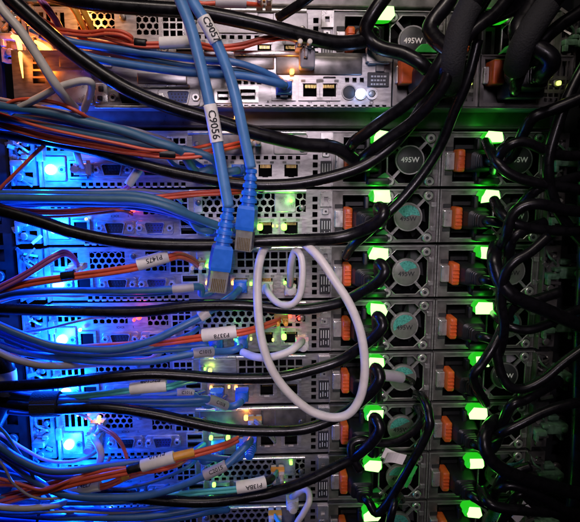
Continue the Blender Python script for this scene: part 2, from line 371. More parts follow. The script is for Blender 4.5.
def psu(server, x, y, hub='holo', led=True, seed=0):
    W = 85.5; r = random.Random(seed)
    o = part('power_supply', 'psuframe', psu_frame, 'steel_dull', server, None, (x, y, 0))
    part('cavity', 'psucav', lambda b: (b.plate(9.2, 43, 4.5, 38.5, [(9.9, 42.3, 5.2, 37.8)], .2, 24), b.box(9.2, 43, 24, 25, 4.5, 38.5)), 'interior', o)
    part('inlet', 'psuin', lambda b: (b.plate(12, 40, 8, 33, [(14.5, 37.5, 10.5, 30)], 4, 22), b.box(13, 39, 18, 20, 9, 32)), 'black_plastic', o)
    part('latch', 'psulat', lambda b: (b.rbox(9.4, 15.6, 12, 29.5, -11, 3, 1.6, 1.5), [b.rbox(9.9, 15.1, 15+i*3, 16.2+i*3, -11.5, -10, .4, .2) for i in range(4)]), 'orange_latch', o, 40)
    part('release_tab', 'psutab', lambda b: (b.rbox(2.6, 9.2, 13.5, 27, -5, 0, .8, .6), b.rbox(4.2, 5.0, 14.5, 26, -5.5, -4.7, .3, .1)), 'steel_bright', o)
    part('tab_slot', 'psusl', lambda b: (b.rbox(3, 9.2, 28.2, 31.5, -.6, 0.4, .5, .1), b.rbox(3, 9.2, 9.5, 12.2, -.6, 0.4, .5, .1)), 'ink', o)
    # fan
    CX, CZ = 61.2, 21.3
    part('fan_well', 'psufw', lambda b: (b.plate(43.5, 84, 2, 42.6, [(43.9, 78.8, 2.8, 39.8)], 1.5, 26), b.box(43.5, 84, 26, 27, 2, 42.6)), 'interior', o)
    part('frame_rim', 'psurim', lambda b: (b.box(.05, .95, -1.9, -1.3, 1.2, 42.8), b.box(84.1, 85.3, -2.1, -1.5, 1.2, 42.8), b.box(1.2, 83.8, -1.7, -1.1, 42.1, 42.9), b.box(82.3, 82.8, -1.2, -.1, 3, 41), b.rbox(79.6, 83.6, 10, 14, -1.4, 0, .5, .3), b.rbox(79.6, 83.6, 29, 33, -1.4, 0, .5, .3), oct_rim(b), b.box(9.4, 42.8, -.8, -.05, 38.6, 39.3), b.box(9.4, 42.8, -.8, -.05, 3.7, 4.4)), 'steel', o)
    def blades(b):
        for i in range(7):
            a = 2*math.pi*i/7; t = Matrix.Translation((CX, 14, CZ)) @ Matrix.Rotation(a, 4, 'Y')
            b.add([(8, -2, -2.5), (18.5, -3, -5.5), (18.5, 3, 5.5), (8, 2, 2.5)], [(0, 1, 2, 3)], t)
    part('fan_blades', 'psufb', blades, 'black_plastic', o)
    def spokes(b):
        for sx in (-1, 1):
            for sz in (-1, 1):
                a = math.atan2(sz*16.3, sx*15.2); t = Matrix.Translation((CX, 0, CZ)) @ Matrix.Rotation(-a, 4, 'Y')
                b.box(8.5, 21.5, -.6, 1.2, -1.1, 1.1, t)
    part('fan_guard', 'psusp', spokes, 'steel', o)
    part('fan_hub', 'psuh'+('b' if hub == 'black' else 'g'), lambda b: b.cyl(CX, CZ, 10.6, -1.6, 1.4, 28, .7), 'hub_black' if hub == 'black' else 'hub_grey', o, 40)
    part('hub_rim', 'psuhr', lambda b: b.ring(CX, CZ, 10.4, 11.4, -1.3, 1.2, 28), 'steel', o, 40)
    part('hub_print', 'psut'+hub, lambda b: flat_text(b, '495W', CX, CZ-(0 if hub == 'black' else 1.5), 5.6 if hub == 'black' else 5.2, -1.7), 'white_label' if hub == 'black' else 'ink', o)
    if hub == 'holo':
        n0 = r.randint(0, 2); tilt = r.uniform(-.5, .5); cut = r.uniform(1.5, 5)
        b = MB(); b.prism([(CX+9.4*math.cos(tilt+a*math.pi/10), CZ+9.4*math.sin(tilt+a*math.pi/10)) for a in range(n0, 11-r.randint(0, 2))]+[(CX+r.uniform(-4, 0), CZ+cut-3), (CX+r.uniform(1, 4), CZ+cut)], -1.68, -1.5); b.build('hologram_sticker', 'holo_teal', o)
    for sx in (-1, 1):
        for sz in (-1, 1):
            part('screw', 'psuscr', lambda b: (b.cyl(0, 0, 3.7, -2.6, .2, 16, .9), b.ring(0, 0, 1.6, 3.0, -2.85, -2.4, 14)), 'steel_bright', o, 40, (CX+sx*15.6, 0, CZ+sz*16.6))
            part('screw_well', 'psuscw', lambda b: b.ring(0, 0, 3.6, 4.7, -.25, .1, 16), 'ink', o, None, (CX+sx*15.6, 0, CZ+sz*16.6))
            part('screw_socket', 'psuscs', lambda b: b.cyl(0, 0, 1.5, -2.75, -2.5, 6), 'ink', o, None, (CX+sx*15.6, 0, CZ+sz*16.6))
    # translucent handle, made emissive to imitate the halo round the power light
    j = [(r.uniform(-1, 1), r.uniform(-1, 1)) for _ in range(6)]
    outer = [(29.5+j[0][0], 33.2), (41.5+j[1][0], 33.4), (44.2, 36+j[1][1]), (43.2, 42.2), (32+j[2][0], 42.8+j[2][1]*.5), (28.6, 38+j[3][1])]
    b = MB(); b.prism(soft(outer, 1), -13.5, -1, 1.6); b.build('halo_shell', 'led_green_halo', o, 40)
    sx = r.uniform(-1.5, 1.5)
    core = [(30+sx, 33.8+j[4][1]), (41.4+sx*.5, 33.8+j[3][0]*.7), (43.4+sx*.3, 36.6+j[5][1]), (42.7+j[1][1]*.5, 42.6), (32+j[5][0]*1.5, 42.9), (29.6+sx, 38+j[0][1])]
    b = MB(); b.prism([(q[0]+r.uniform(-.7, .7), q[1]+r.uniform(-.6, .6)) for q in core], -15.2, -12.5, 1.9); b.build('power_light', 'led_green', o, 40)
    lamp('power_glow', o, (37, -16, 45.5), (.02, 1, .03), .0045 if seed not in (1, 2) else .003, 2)
    part('handle_strap', 'psust', lambda b: (b.rbox(27, 44, 2.5, 7.5, -9, 1, 1, .6), b.rbox(25.5, 29, 5, 38, -7, 0, 1, .6)), 'black_plastic', o, 40)
    part('green_tab', 'psugt', lambda b: b.prism([(33, 1.8), (47.5, 1.8), (47.5, 7), (42, 11.5), (36, 8)], -1.2, .1), 'green_tab', o)
    return o
def oct_rim(b):                               # raised bead round the fan opening
    CX, CZ, hx, hz, c = 61.2, 21.3, 17.4, 18.4, 9
    q = [(hx, hz-c), (hx-c, hz), (c-hx, hz), (-hx, hz-c), (-hx, c-hz), (c-hx, -hz), (hx-c, -hz), (hx, c-hz)]
    b.tube([Vector((CX+x, -.1, CZ+z)) for x, z in q+q[:1]], .55, 6)
def psu_frame(b):
    b.plate(0, 43.4, 1, 43, [(9.2, 43, 4.5, 38.5)], 0, 1.4)
    CX, CZ = 61.2, 21.3; X0, X1, Z0, Z1 = 43.4, 85.5, 1, 43; a, c, hx, hz = 10, 9, 17.4, 18.4
    inner = [(hx, hz-c), (hx-c/2, hz-c/2), (hx-c, hz)]; full_i = []; full_o = []
    for sx, sz, rev in ((1, 1, 0), (-1, 1, 1), (-1, -1, 0), (1, -1, 1)):
        pts = inner[::-1] if rev else inner
        for q, (u, v) in enumerate(pts):
            full_i.append((CX+sx*u, CZ+sz*v)); ex = X1 if sx > 0 else X0; ez = Z1 if sz > 0 else Z0
            side = (u == hx) ; top = (v == hz)
            full_o.append((ex, CZ+sz*v) if side else ((CX+sx*u, ez) if top else (ex, ez)))
    n = len(full_i); v = []; f = []
    for i in range(n): v += [(full_o[i][0], 0, full_o[i][1]), (full_i[i][0], 0, full_i[i][1]), (full_i[i][0], 1.4, full_i[i][1])]
    for i in range(n):
        j = (i+1) % n; f += [(i*3, j*3, j*3+1, i*3+1), (i*3+1, j*3+1, j*3+2, i*3+2)]
    b.add(v, f)
    b.box(0, .9, -1.2, 0, 1, 43); b.box(84.2, 85.4, -1.4, 0, 1, 43); b.box(1, 84, -1, 0, 42, 43); b.box(1, 84, -1, 0, 1, 1.9)
    b.box(80.8, 81.6, -.9, 0, 3, 41); b.box(0, 85.5, 1.4, 40, .9, 1.3); b.box(0, 85.5, 1.4, 40, 42.7, 43.1)

def server(k, card, hub='holo', y=0.0, idlight=True, label='', tagmat='tag_black', red=False):
    z = -44.45*(k+1); org = (0, y, z); o = empty('rack_server', org)
    tag(o, label, 'server', 'rack servers')
    part('chassis', 'chassis', lambda b: (b.box(-304, 87, 27.2, 40, .8, 43.2), b.box(-304, 87, 2, 27.2, .5, .8), b.box(-304, 87, 2, 27.2, 43.2, 43.5), b.box(-304.6, -304, 0, 40, .8, 43.2)), 'interior', o)
    # main sheet: bottom strip, port field, openings
    def panel(b):
        hs = [(-192.5+i*6.2, -189+i*6.2, 21.6, 24.4) for i in range(14)]
        hs += [(-276+i*5.4, -272.6+i*5.4, 1.6, 4.2) for i in range(15)]
        hs += [(-98.8, -94.8, 3.5+i*6.0, 7.4+i*6.0) for i in range(6)]
        hs += [(-273, -246, 26, 39.5), (-230, -214, 24, 39.5), (-211, -195.5, 22, 38.5), (-190, -104, 25.5, 40.5)]
        hs += [(-300.5+i*5, -297.3+i*5, 28, 39) for i in range(4)]
        hs += [(-201.8, -188.8, 8.5, 21)]
        for i in range(4): hs.append((-115.6-20*i-6, -115.6-20*i+6, 8, 19.6))
        b.plate(-303.5, -83.4, .8, 43, hs, 0, 1.2)
    part('rear_panel', 'panel', panel, 'steel', o)
    part('side_flange', 'flange', lambda b: (b.box(-305.2, -303.6, -6, 20, 1, 43), b.rbox(-306, -301, 20, 30, -7.5, -.2, .8, .4)), 'steel_bright', o)
    def vents(b):
        b.hexmesh(-274, -245, 25.5, 40, 5.2, 2.25, .3, 1.3); b.hexmesh(-231, -213, 23.5, 40, 5.2, 2.25, .3, 1.3)
    part('honeycomb_vent', 'ventL', vents, 'steel', o)
    def grid(b):
        hs = [(-210.4+i*5.1, -206.4+i*5.1, 23+j*5.2, 27.1+j*5.2) for i in range(3) for j in range(3)]
        b.plate(-211.5, -195, 21.5, 39, hs, -.9, .1)
    part('slotted_vent', 'gridM', grid, 'steel_bright', o)
    part('edge_bumps', 'bump', lambda b: [b.rbox(-276+i*5.4, -272.4+i*5.4, .2, 1.3, -1.2, .4, .3, .2) for i in range(15)], 'steel_bright', o)
    # expansion card bracket
    def br_hex(b): b.hexmesh(-191, -128, 25, 41, 6.0, 2.55, .2, 1.4); b.hexmesh(-112, -103, 25, 41, 6.0, 2.55, .2, 1.4); b.rbox(-128.5, -112, 25.5, 40.5, -.8, 1, .8, .4); b.rbox(-191, -184.5, 25.5, 40.5, -.8, 1, .8, .3)
    def br_sq(b): b.plate(-191, -103, 25, 41, [(-158+i*6.6, -152.6+i*6.6, 26.5+j*6.6, 31.8+j*6.6) for i in range(8) for j in range(2)], -.6, .6); b.rbox(-190, -160, 26, 40, -1.6, -.4, 1, .4)
    def br_blank(b): b.rbox(-191, -140, 25.5, 40.6, -1.6, .6, 1, .4); b.rbox(-129, -103, 25.5, 40.6, -1.6, .6, 1, .4); b.box(-140.5, -128, -.4, .4, 25.5, 40.5)
    part('expansion_bracket', 'br'+card, {'hex': br_hex, 'sq': br_sq, 'blank': br_blank}[card], 'steel_bright' if card == 'hex' else ('steel_dull' if card == 'blank' else 'steel'), o, None)
    part('bracket_lip', 'lip', lambda b: (b.tube([Vector((-194, -1.8, 41.8)), Vector((-104, -1.8, 41.8))], 1.7, 10), b.rbox(-178, -160, 40.4, 43, -3.9, -.5, .8, .4)), 'steel_bright', o, 40)
    # ports
    D_sub(o, 'serial_port', -252, 13.8, 16.5, 'black_plastic'); D_sub(o, 'video_port', -221.5, 13.8, 16.5, 'vga_blue' if k % 3 else 'black_plastic')
    usb(o, -195.3, 17.9); usb(o, -195.3, 11.2)
    for i in range(4): net_port(o, -115.6-20*i, 13.6)
    part('management_port', 'mgp', lambda b: (b.plate(-285, -271, 7, 20.5, [(-283, -273, 8.6, 18.6)], -2, 0),), 'steel', o)
    part('port_void', 'mgv', lambda b: b.box(-283, -273, -.6, -.3, 8.6, 18.6), 'interior', o)
    part('button_plate', 'idp', lambda b: b.rbox(-303, -286.5, 5.5, 24, -2.2, 0, 1.5, .6), 'steel_bright', o)
    part('status_jack', 'idj', lambda b: (b.ring(-289.3, 14, 1.4, 2.6, -3, -2, 14)), 'steel_dull', o)
    part('jack_hole', 'idjh', lambda b: b.cyl(-289.3, 14, 1.5, -2.4, -2.1, 12), 'ink', o)
    if idlight:
        part('identification_button', 'idl', lambda b: b.cyl(-297.5, 14, 3.9, -5.4, -2, 18, 1.4), 'led_blue', o, 40)
        lamp('identification_glow', o, (-297.5, -22, 14), (.0015, .085, 1), .60, 3)
    # service tag, clip, screws
    t = part('service_tag', 'tag'+tagmat, lambda b: b.rbox(-92.8, -84.4, 4, 20.5, -1.5, 0, .6, .3), tagmat, o)
    part('tag_print', 'tagp', lambda b: [b.box(-91.6+q*2, -91.0+q*2, -1.65, -1.5, 6+((q*7+i*5) % 3)*.4, 9.5+((i+q) % 2)) or b.box(-91.6+q*2, -90.9+q*2, -1.65, -1.5, 12, 18.5-((i*q) % 3)) for q in range(4) for i in range(1)], 'tag_print', t)
    part('cover_clip', 'clip', lambda b: (b.plate(-93, -84, 30, 41.5, [(-90.3, -87, 33.5, 37.5)], -4.5, -.2), b.rbox(-91.5, -86, 23.5, 28.5, -2.2, 0, 1, .4)), 'steel_bright', o)
    part('clip_hole', 'cliph', lambda b: b.cyl(-88.5, 26, .9, -2.35, -2.1, 8), 'ink', o)
    for i, (sx, sz) in enumerate(((-239.5, 36), (-187.6, 33), (-107, 29))):
        part('panel_screw', 'pscr', lambda b: (b.cyl(0, 0, 2.3, -2.2, 0, 12, .5), b.cyl(0, 0, .8, -2.3, -2, 6)), 'steel_dull', o, 40, (sx, -.5, sz))
    for t_, x_ in (('1.', -241.5), ('2', -207), ('IOIOI', -252), ('1', -120), ('2', -140)):
        part('printed_mark', 'mark'+t_+str(x_), lambda b: flat_text(b, t_, x_, 22.8, 2.6, -.06), 'ink', o)
    a = psu(o, -84.2, 0, hub, seed=k*2+1); b_ = psu(o, 2.0, 0, 'black' if k in (-2, 0, 1, 4, 5) else hub, seed=k*2+2)
    return o, org
SV = {}
SV[-2] = server(-2, 'blank', 'black', 3, False, 'topmost server, half hidden, black fan hub reading 495W')
desc = {0: ('blank', 'server directly under the dark panel, crossed by an orange fibre with black band'),
        1: ('hex', 'server behind the two hanging blue plugs, with green port lights and honeycomb vents'),
        2: ('sq', 'server with square-hole card bracket behind the small white cable curl'),
        3: ('hex', 'server with red indicator lights and a white-labelled orange fibre across it'),
        4: ('sq', 'server with square-hole card bracket and amber port lights, inside the big white loop'),
        5: ('blank', 'server with plain card bracket and bright amber light, at the white loop bottom'),
        6: ('hex', 'second server from the bottom, honeycomb bracket behind the lettered blue and aqua cables'),
        7: ('hex', 'lowest server, cut off by the bottom edge of the picture')}
for k in range(8):
    SV[k] = server(k, desc[k][0], 'black' if k == 0 else 'holo', 0, True, desc[k][1])
LIGHTS = [(0, 83, 148, 3, 'o', 2.6, .006), (0, 200, 169, 6, 'y', 2.2, 0), (0, 232, 170, 4, 'g', 2.4, .003),
    (1, 207, 226, 5, 'g', 3, .01), (1, 260, 227, 6, 'g', 4.4, .014), (1, 284, 227, 6, 'g', 4.4, .014), (1, 253, 226, 5, 'y', 1.5, 0), (1, 277, 226, 5, 'y', 1.5, 0), (1, 291, 201, 4, 'g', 2.4, .006), (1, 93, 212, 4, 'y', 1.8, 0), (1, 98, 213, 4, 'y', 1.8, 0), (1, 102, 212, 4, 'g', 1.6, 0), (1, 133, 210, 5, 'r', 3, .009), (1, 86, 219, 4, 'y', 1.6, 0), (1, 273, 226, 4, 'y', 1.5, 0),
    (2, 208, 266, 5, 'g', 2.8, .006), (2, 199, 262, 4, 'y', 2, 0), (2, 207, 283, 5, 'a', 2.4, .004), (2, 233, 283, 5, 'a', 2.6, .004), (2, 251, 284, 5, 'g', 2.2, .002), (2, 285, 283, 5, 'g', 2.4, .004), (2, 290, 290, 10, 'r', 3, .004),
    (3, 139, 317, 5, 'r', 3.6, .016), (3, 134, 320, 4, 'r', 2, 0), (3, 290, 316, 5, 'r', 2.8, .012), (3, 287, 320, 4, 'r', 1.8, 0), (3, 80, 330, 5, 'y', 2.2, .002), (3, 236, 338, 14, 'g', 3.6, .008), (3, 284, 337, 8, 'g', 4, .012), (3, 221, 341, 8, 'g', 2, 0), (3, 251, 339, 8, 'y', 1.8, 0), (3, 273, 340, 6, 'y', 1.8, 0), (3, 299, 319, 3, 'r', 1.6, 0),
    (4, 210, 371, 5, 'y', 3, .006), (4, 211, 388, 5, 'o', 2.2, .004), (4, 236, 388, 5, 'a', 2.6, .005), (4, 229, 387, 5, 'a', 1.8, 0), (4, 205, 369, 5, 'g', 1.8, 0),
    (5, 246, 418, 5, 'o', 3.4, .012), (5, 211, 438, 9, 'g', 3, .006), (5, 228, 438, 9, 'g', 3.4, .008), (5, 99, 418, 6, 'o', 2.8, .008), (5, 86, 418, 4, 'r', 1.8, .003), (5, 78, 415, 4, 'a', 1.6, 0),
    (6, 214, 485, 8, 'g', 3, .006), (6, 291, 463, 4, 'g', 2.6, .005), (6, 225, 492, 8, 'g', 1.8, 0), (6, 284, 484, 5, 'g', 2, .003), (6, 250, 491, 5, 'g', 1.8, 0),
    (7, 110, 509, 4, 'g', 1.8, 0)]
for (k, px, py, d, c, s, pw) in LIGHTS: small_light(SV[k][0], SV[k][1], px, py, d, c, s, pw)
# warm status light of the topmost server, its glow streaks shaped as emissive strips
o, org = SV[-2]
for pts, rad in (([(6, 35, 10), (14, 37, 12), (22, 40, 13), (27, 45, 11)], [.8, 1.8, 2.0, .8]), ([(18, 40, 16), (20, 48, 30), (20.5, 58, 46), (22, 70, 47), (23, 78, 46)], [1.7, 1.6, 1.1, .7, .3]), ([(35, 41, 12), (41, 45, 14), (48, 50, 14), (52, 53, 12)], [.9, 1.9, 1.7, .6])):
    pp = spline([P(*q)-Vector(org) for q in pts], 5); b = MB(); b.tube(pp, [rad[min(int(i/5), len(rad)-1)]*(1-(i % 5)/5)+rad[min(int(i/5)+1, len(rad)-1)]*((i % 5)/5) for i in range(len(pp))], 10); b.build('status_glow_streak', 'amber_glow', o, 40)
for q, pw in (((15, 38, 24), .045), ((20, 62, 56), .012), ((43, 46, 26), .035)): lamp('status_glow', o, P(*q)-Vector(org), (1, .18, .015), pw, 3)
for (px, py) in ((78, 6), (90, 16)): small_light(o, org, px, py, 6, 'a', 2, .05)

# ------------------------------------------------------------------ the projecting server (second from the top)
PB = 40.0
ob = P(440, 107, PB); BO = Vector((0, -PB, ob.z)); sb = empty('rack_server', BO)
tag(sb, 'second server from the top, projecting, with a round lit button and two bare ports', 'server', 'rack servers')
def BX(px, py, d=PB): p = P(px, py, d); return p.x, p.z-BO.z
def brect(x0, x1, y0, y1): a = BX(x0, y1); c = BX(x1, y0); return (a[0], c[0], a[1], c[1])
TOPZ = BX(300, 52.5)[1]
XL, XM, XR = BX(13, 80)[0], BX(392, 80)[0], BX(572, 80)[0]
XS = BX(479, 80)[0]
vent = [brect(33, 45, y, y+5.2) for y in (56.5, 63.8, 71, 78.2)]
botsq = [brect(196+i*6.9, 200+i*6.9, 104.8, 107.3) for i in range(28)]
upsq = [brect(237+i*6.6, 241.5+i*6.6, 80.4, 84.4) for i in range(4)]
tri = [brect(345+i*7.4, 349.2+i*7.4, 77.6, 82.4) for i in range(3)]
gaps = [brect(217, 229, 91, 101), brect(240, 256, 89, 100.5), brect(303, 318, 83.5, 96.5), brect(321, 336, 83.5, 96.5), brect(276, 291, 83.5, 97)]
b = MB(); b.plate(XL, XM-.4, 0, TOPZ, vent+botsq+upsq+tri+gaps, 0, 1.3); b.build('rear_panel', 'steel', sb)
b = MB(); b.box(XL, XR, 8, 38, .3, TOPZ-.3); b.box(XL, XR, 1.4, 38, -.4, .2); b.box(XL, XR, 1.4, 38, TOPZ-.2, TOPZ+.2); b.build('chassis', 'steel_dark', sb)
def bD(name, pxc, pyc, face):
    x, z = BX(pxc, pyc); D_sub(sb, name, x, z, 16.5, face)
bD('serial_port', 131, 98, 'black_plastic'); bD('video_port', 179, 97.5, 'vga_blue')
for i, px in enumerate((283.5, 310.5, 328.5)):
    x, z = BX(px, 90); net_port(sb, x, z)
for r_ in gaps[:2]:
    b = MB(); b.plate(r_[0]-1.6, r_[1]+1.6, r_[2]-1.4, r_[3]+1.4, [(r_[0]+.4, r_[1]-.4, r_[2]+.4, r_[3]-.4)], -2.2, 0); b.box(r_[0]+1, r_[1]-1, -1, 5, (r_[2]+r_[3])/2-.6, (r_[2]+r_[3])/2+1.2); b.build('usb_port', 'steel_bright', sb)
x, z = BX(349, 92.5); b = MB(); b.cyl(x, z, 4.6, -.7, .2, 20, .2); b.build('round_jack', 'ink', sb, 40)
b = MB(); b.ring(x, z, 4.5, 5.3, -1.4, .1, 20); b.build('jack_ring', 'steel_dull', sb, 40)
x, z = BX(360.5, 94); b = MB(); b.cyl(x, z, 2.9, -3, 0, 18, 1); b.build('identification_button', 'led_white', sb, 40); lamp('identification_glow', sb, (x, -7, z), (.25, .45, 1), .008, 2)
b = MB(); b.ring(x, z, 3, 4, -1.6, 0, 18); b.build('button_ring', 'steel_bright', sb, 40)
x, z = BX(371.5, 94); b = MB(); b.cyl(x, z, 2.3, -2.4, 0, 16, .8); b.build('status_lens', 'clear_plug', sb, 40)
b = MB(); b.ring(x, z, 2.5, 4, -2, 0, 18); b.build('lens_ring', 'steel_bright', sb, 40)
x, z = BX(371.5, 102.3); b = MB(); b.ring(x, z, .7, 1.5, -.6, .1, 12); b.build('small_ring', 'steel_dull', sb)
r_ = brect(367, 389, 72.5, 87); b = MB(); b.rbox(*r_, -1.6, 0, .6, .3); t = b.build('service_tag', 'tag_black', sb)
b = MB()
for i in range(3):
    z = r_[3]-3.4-i*2.6; x = r_[0]+2.4
    while x < r_[1]-3: l = rnd.uniform(1, 2.6); b.box(x, min(x+l, r_[1]-1.5), -1.75, -1.6, z, z+1.1); x += l+.7
b.build('tag_print', 'tag_print', t)
r_ = brect(365, 390.5, 49.5, 63); c_ = brect(374, 381, 51, 57)
b = MB(); b.plate(*r_, [c_], -7, -1); b.rbox(r_[0]+1.5, r_[1]-1.5, r_[2]-1.2, r_[2]+1, -6.4, -.4, .5, .3); b.build('cover_clip', 'steel_bright', sb)
b = MB(); b.rbox(*brect(375, 384, 65, 72), -3, 0, .8, .4); b.build('clip_tab', 'steel_dull', sb)
# card brackets along the top half
def bbar(name, x0, x1, y0, y1, d0, m_): b = MB(); b.rbox(*brect(x0, x1, y0, y1), d0, .4, .9, .5); b.build(name, m_, sb, 40)
bbar('bracket_lip', 234, 300, 52, 56.5, -4.5, 'steel_bright'); bbar('bracket_face', 236, 274, 57.5, 69, -1.6, 'steel_dull')
bbar('bracket_face', 276, 362, 57, 74.5, -2, 'steel_dull'); bbar('bracket_face', 138, 187, 73, 84, -2.2, 'steel'); bbar('bracket_lip', 138, 190, 84.8, 88, -3.4, 'steel_bright')
bbar('bracket_face', 60, 112, 56, 68, -1.6, 'steel'); bbar('bracket_face', 52, 92, 70, 104, -1, 'steel_bright'); bbar('bracket_lip', 96, 186, 106, 108.5, -4, 'steel_bright')
bbar('jumper_strip', 96, 108, 83, 103, -1.4, 'steel_bright'); bbar('jumper_block', 99, 104, 86, 92, -2.2, 'ink'); bbar('jumper_block', 98, 103, 96, 101, -2.2, 'ink')
bbar('printed_slot', 323, 336, 76.5, 79, -.5, 'tag_black')
for px, t_ in ((310, 'G2'), (328, 'G1'), (268, 'A')):
    b = MB(); x, z = BX(px, 101.8); flat_text(b, t_, x, z, 2.6, -.06); b.build('printed_mark', 'ink', sb)
small_light(sb, BO, 292, 71.5, 44, 'o', 3, .012); small_light(sb, BO, 470, 83, 44, 'y', 2.6, .004); small_light(sb, BO, 559, 83, 44, 'y', 2.6, .003)
small_light(sb, BO, 236, 117, 38, 'a', 2.4, .012); small_light(sb, BO, 291, 9+64, 44, 'a', 1.5, 0)
def psu_b(x0, x1, lx):
    w_ = x1-x0
    b = MB(); b.plate(x0, x1, .5, TOPZ-.4, [(x0+3.2, x0+w_*.62, 3, TOPZ-3), (x0+w_*.70, x1-2.5, 4, 10), (x0+w_*.70, x1-2.5, 12.5, 19), (x0+w_*.70, x1-2.5, 21.5, TOPZ-4)], 0, 1.6)
    b.box(x0, x0+.8, -1.4, 0, .5, TOPZ-.4); b.box(x1-.8, x1, -1.4, 0, .5, TOPZ-.4); b.box(x0+.8, x1-.8, -1.2, 0, TOPZ-1.3, TOPZ-.4)
    for i in range(4): b.box(x0+w_*.74+i*4.2, x0+w_*.74+i*4.2+.8, -.2, 1.2, 4, TOPZ-4)
    b.box(x0+w_*.70, x1-2.5, .1, 1.1, 6.5, 7.3); b.box(x0+w_*.70, x1-2.5, .1, 1.1, 15.5, 16.3)
    o = b.build('power_supply', 'steel_dull', sb)
    b = MB(); b.rbox(lx, lx+9, 14.5, 31, -10, 4, 1.2, 1); b.build('latch', 'orange_latch', o, 40)
    b = MB(); b.rbox(x0+1.5, lx-.3, 15.5, 27, -4, .5, .7, .4); b.build('release_tab', 'steel_bright', o)
    b = MB(); b.rbox(lx+9.5, x0+w_*.6, 5, 30, -16, 5, 2, 1.2); b.build('inlet', 'black_plastic', o, 40)
    b = MB(); b.prism([(x0+14, TOPZ+.5), (x0+32, TOPZ+.5), (x0+31, TOPZ+7), (x0+19, TOPZ+6)], -2, 6, .5); b.build('green_tab', 'green_tab', o)
    b = MB(); b.cyl(x0+w_*.83, 16.5, 3, -1.5, 1, 14, .6); b.build('screw', 'steel_dull', o, 40)
psu_b(XM+.4, XS-.5, BX(397.5, 74)[0]); psu_b(XS+.5, XR, BX(487.5, 74)[0])

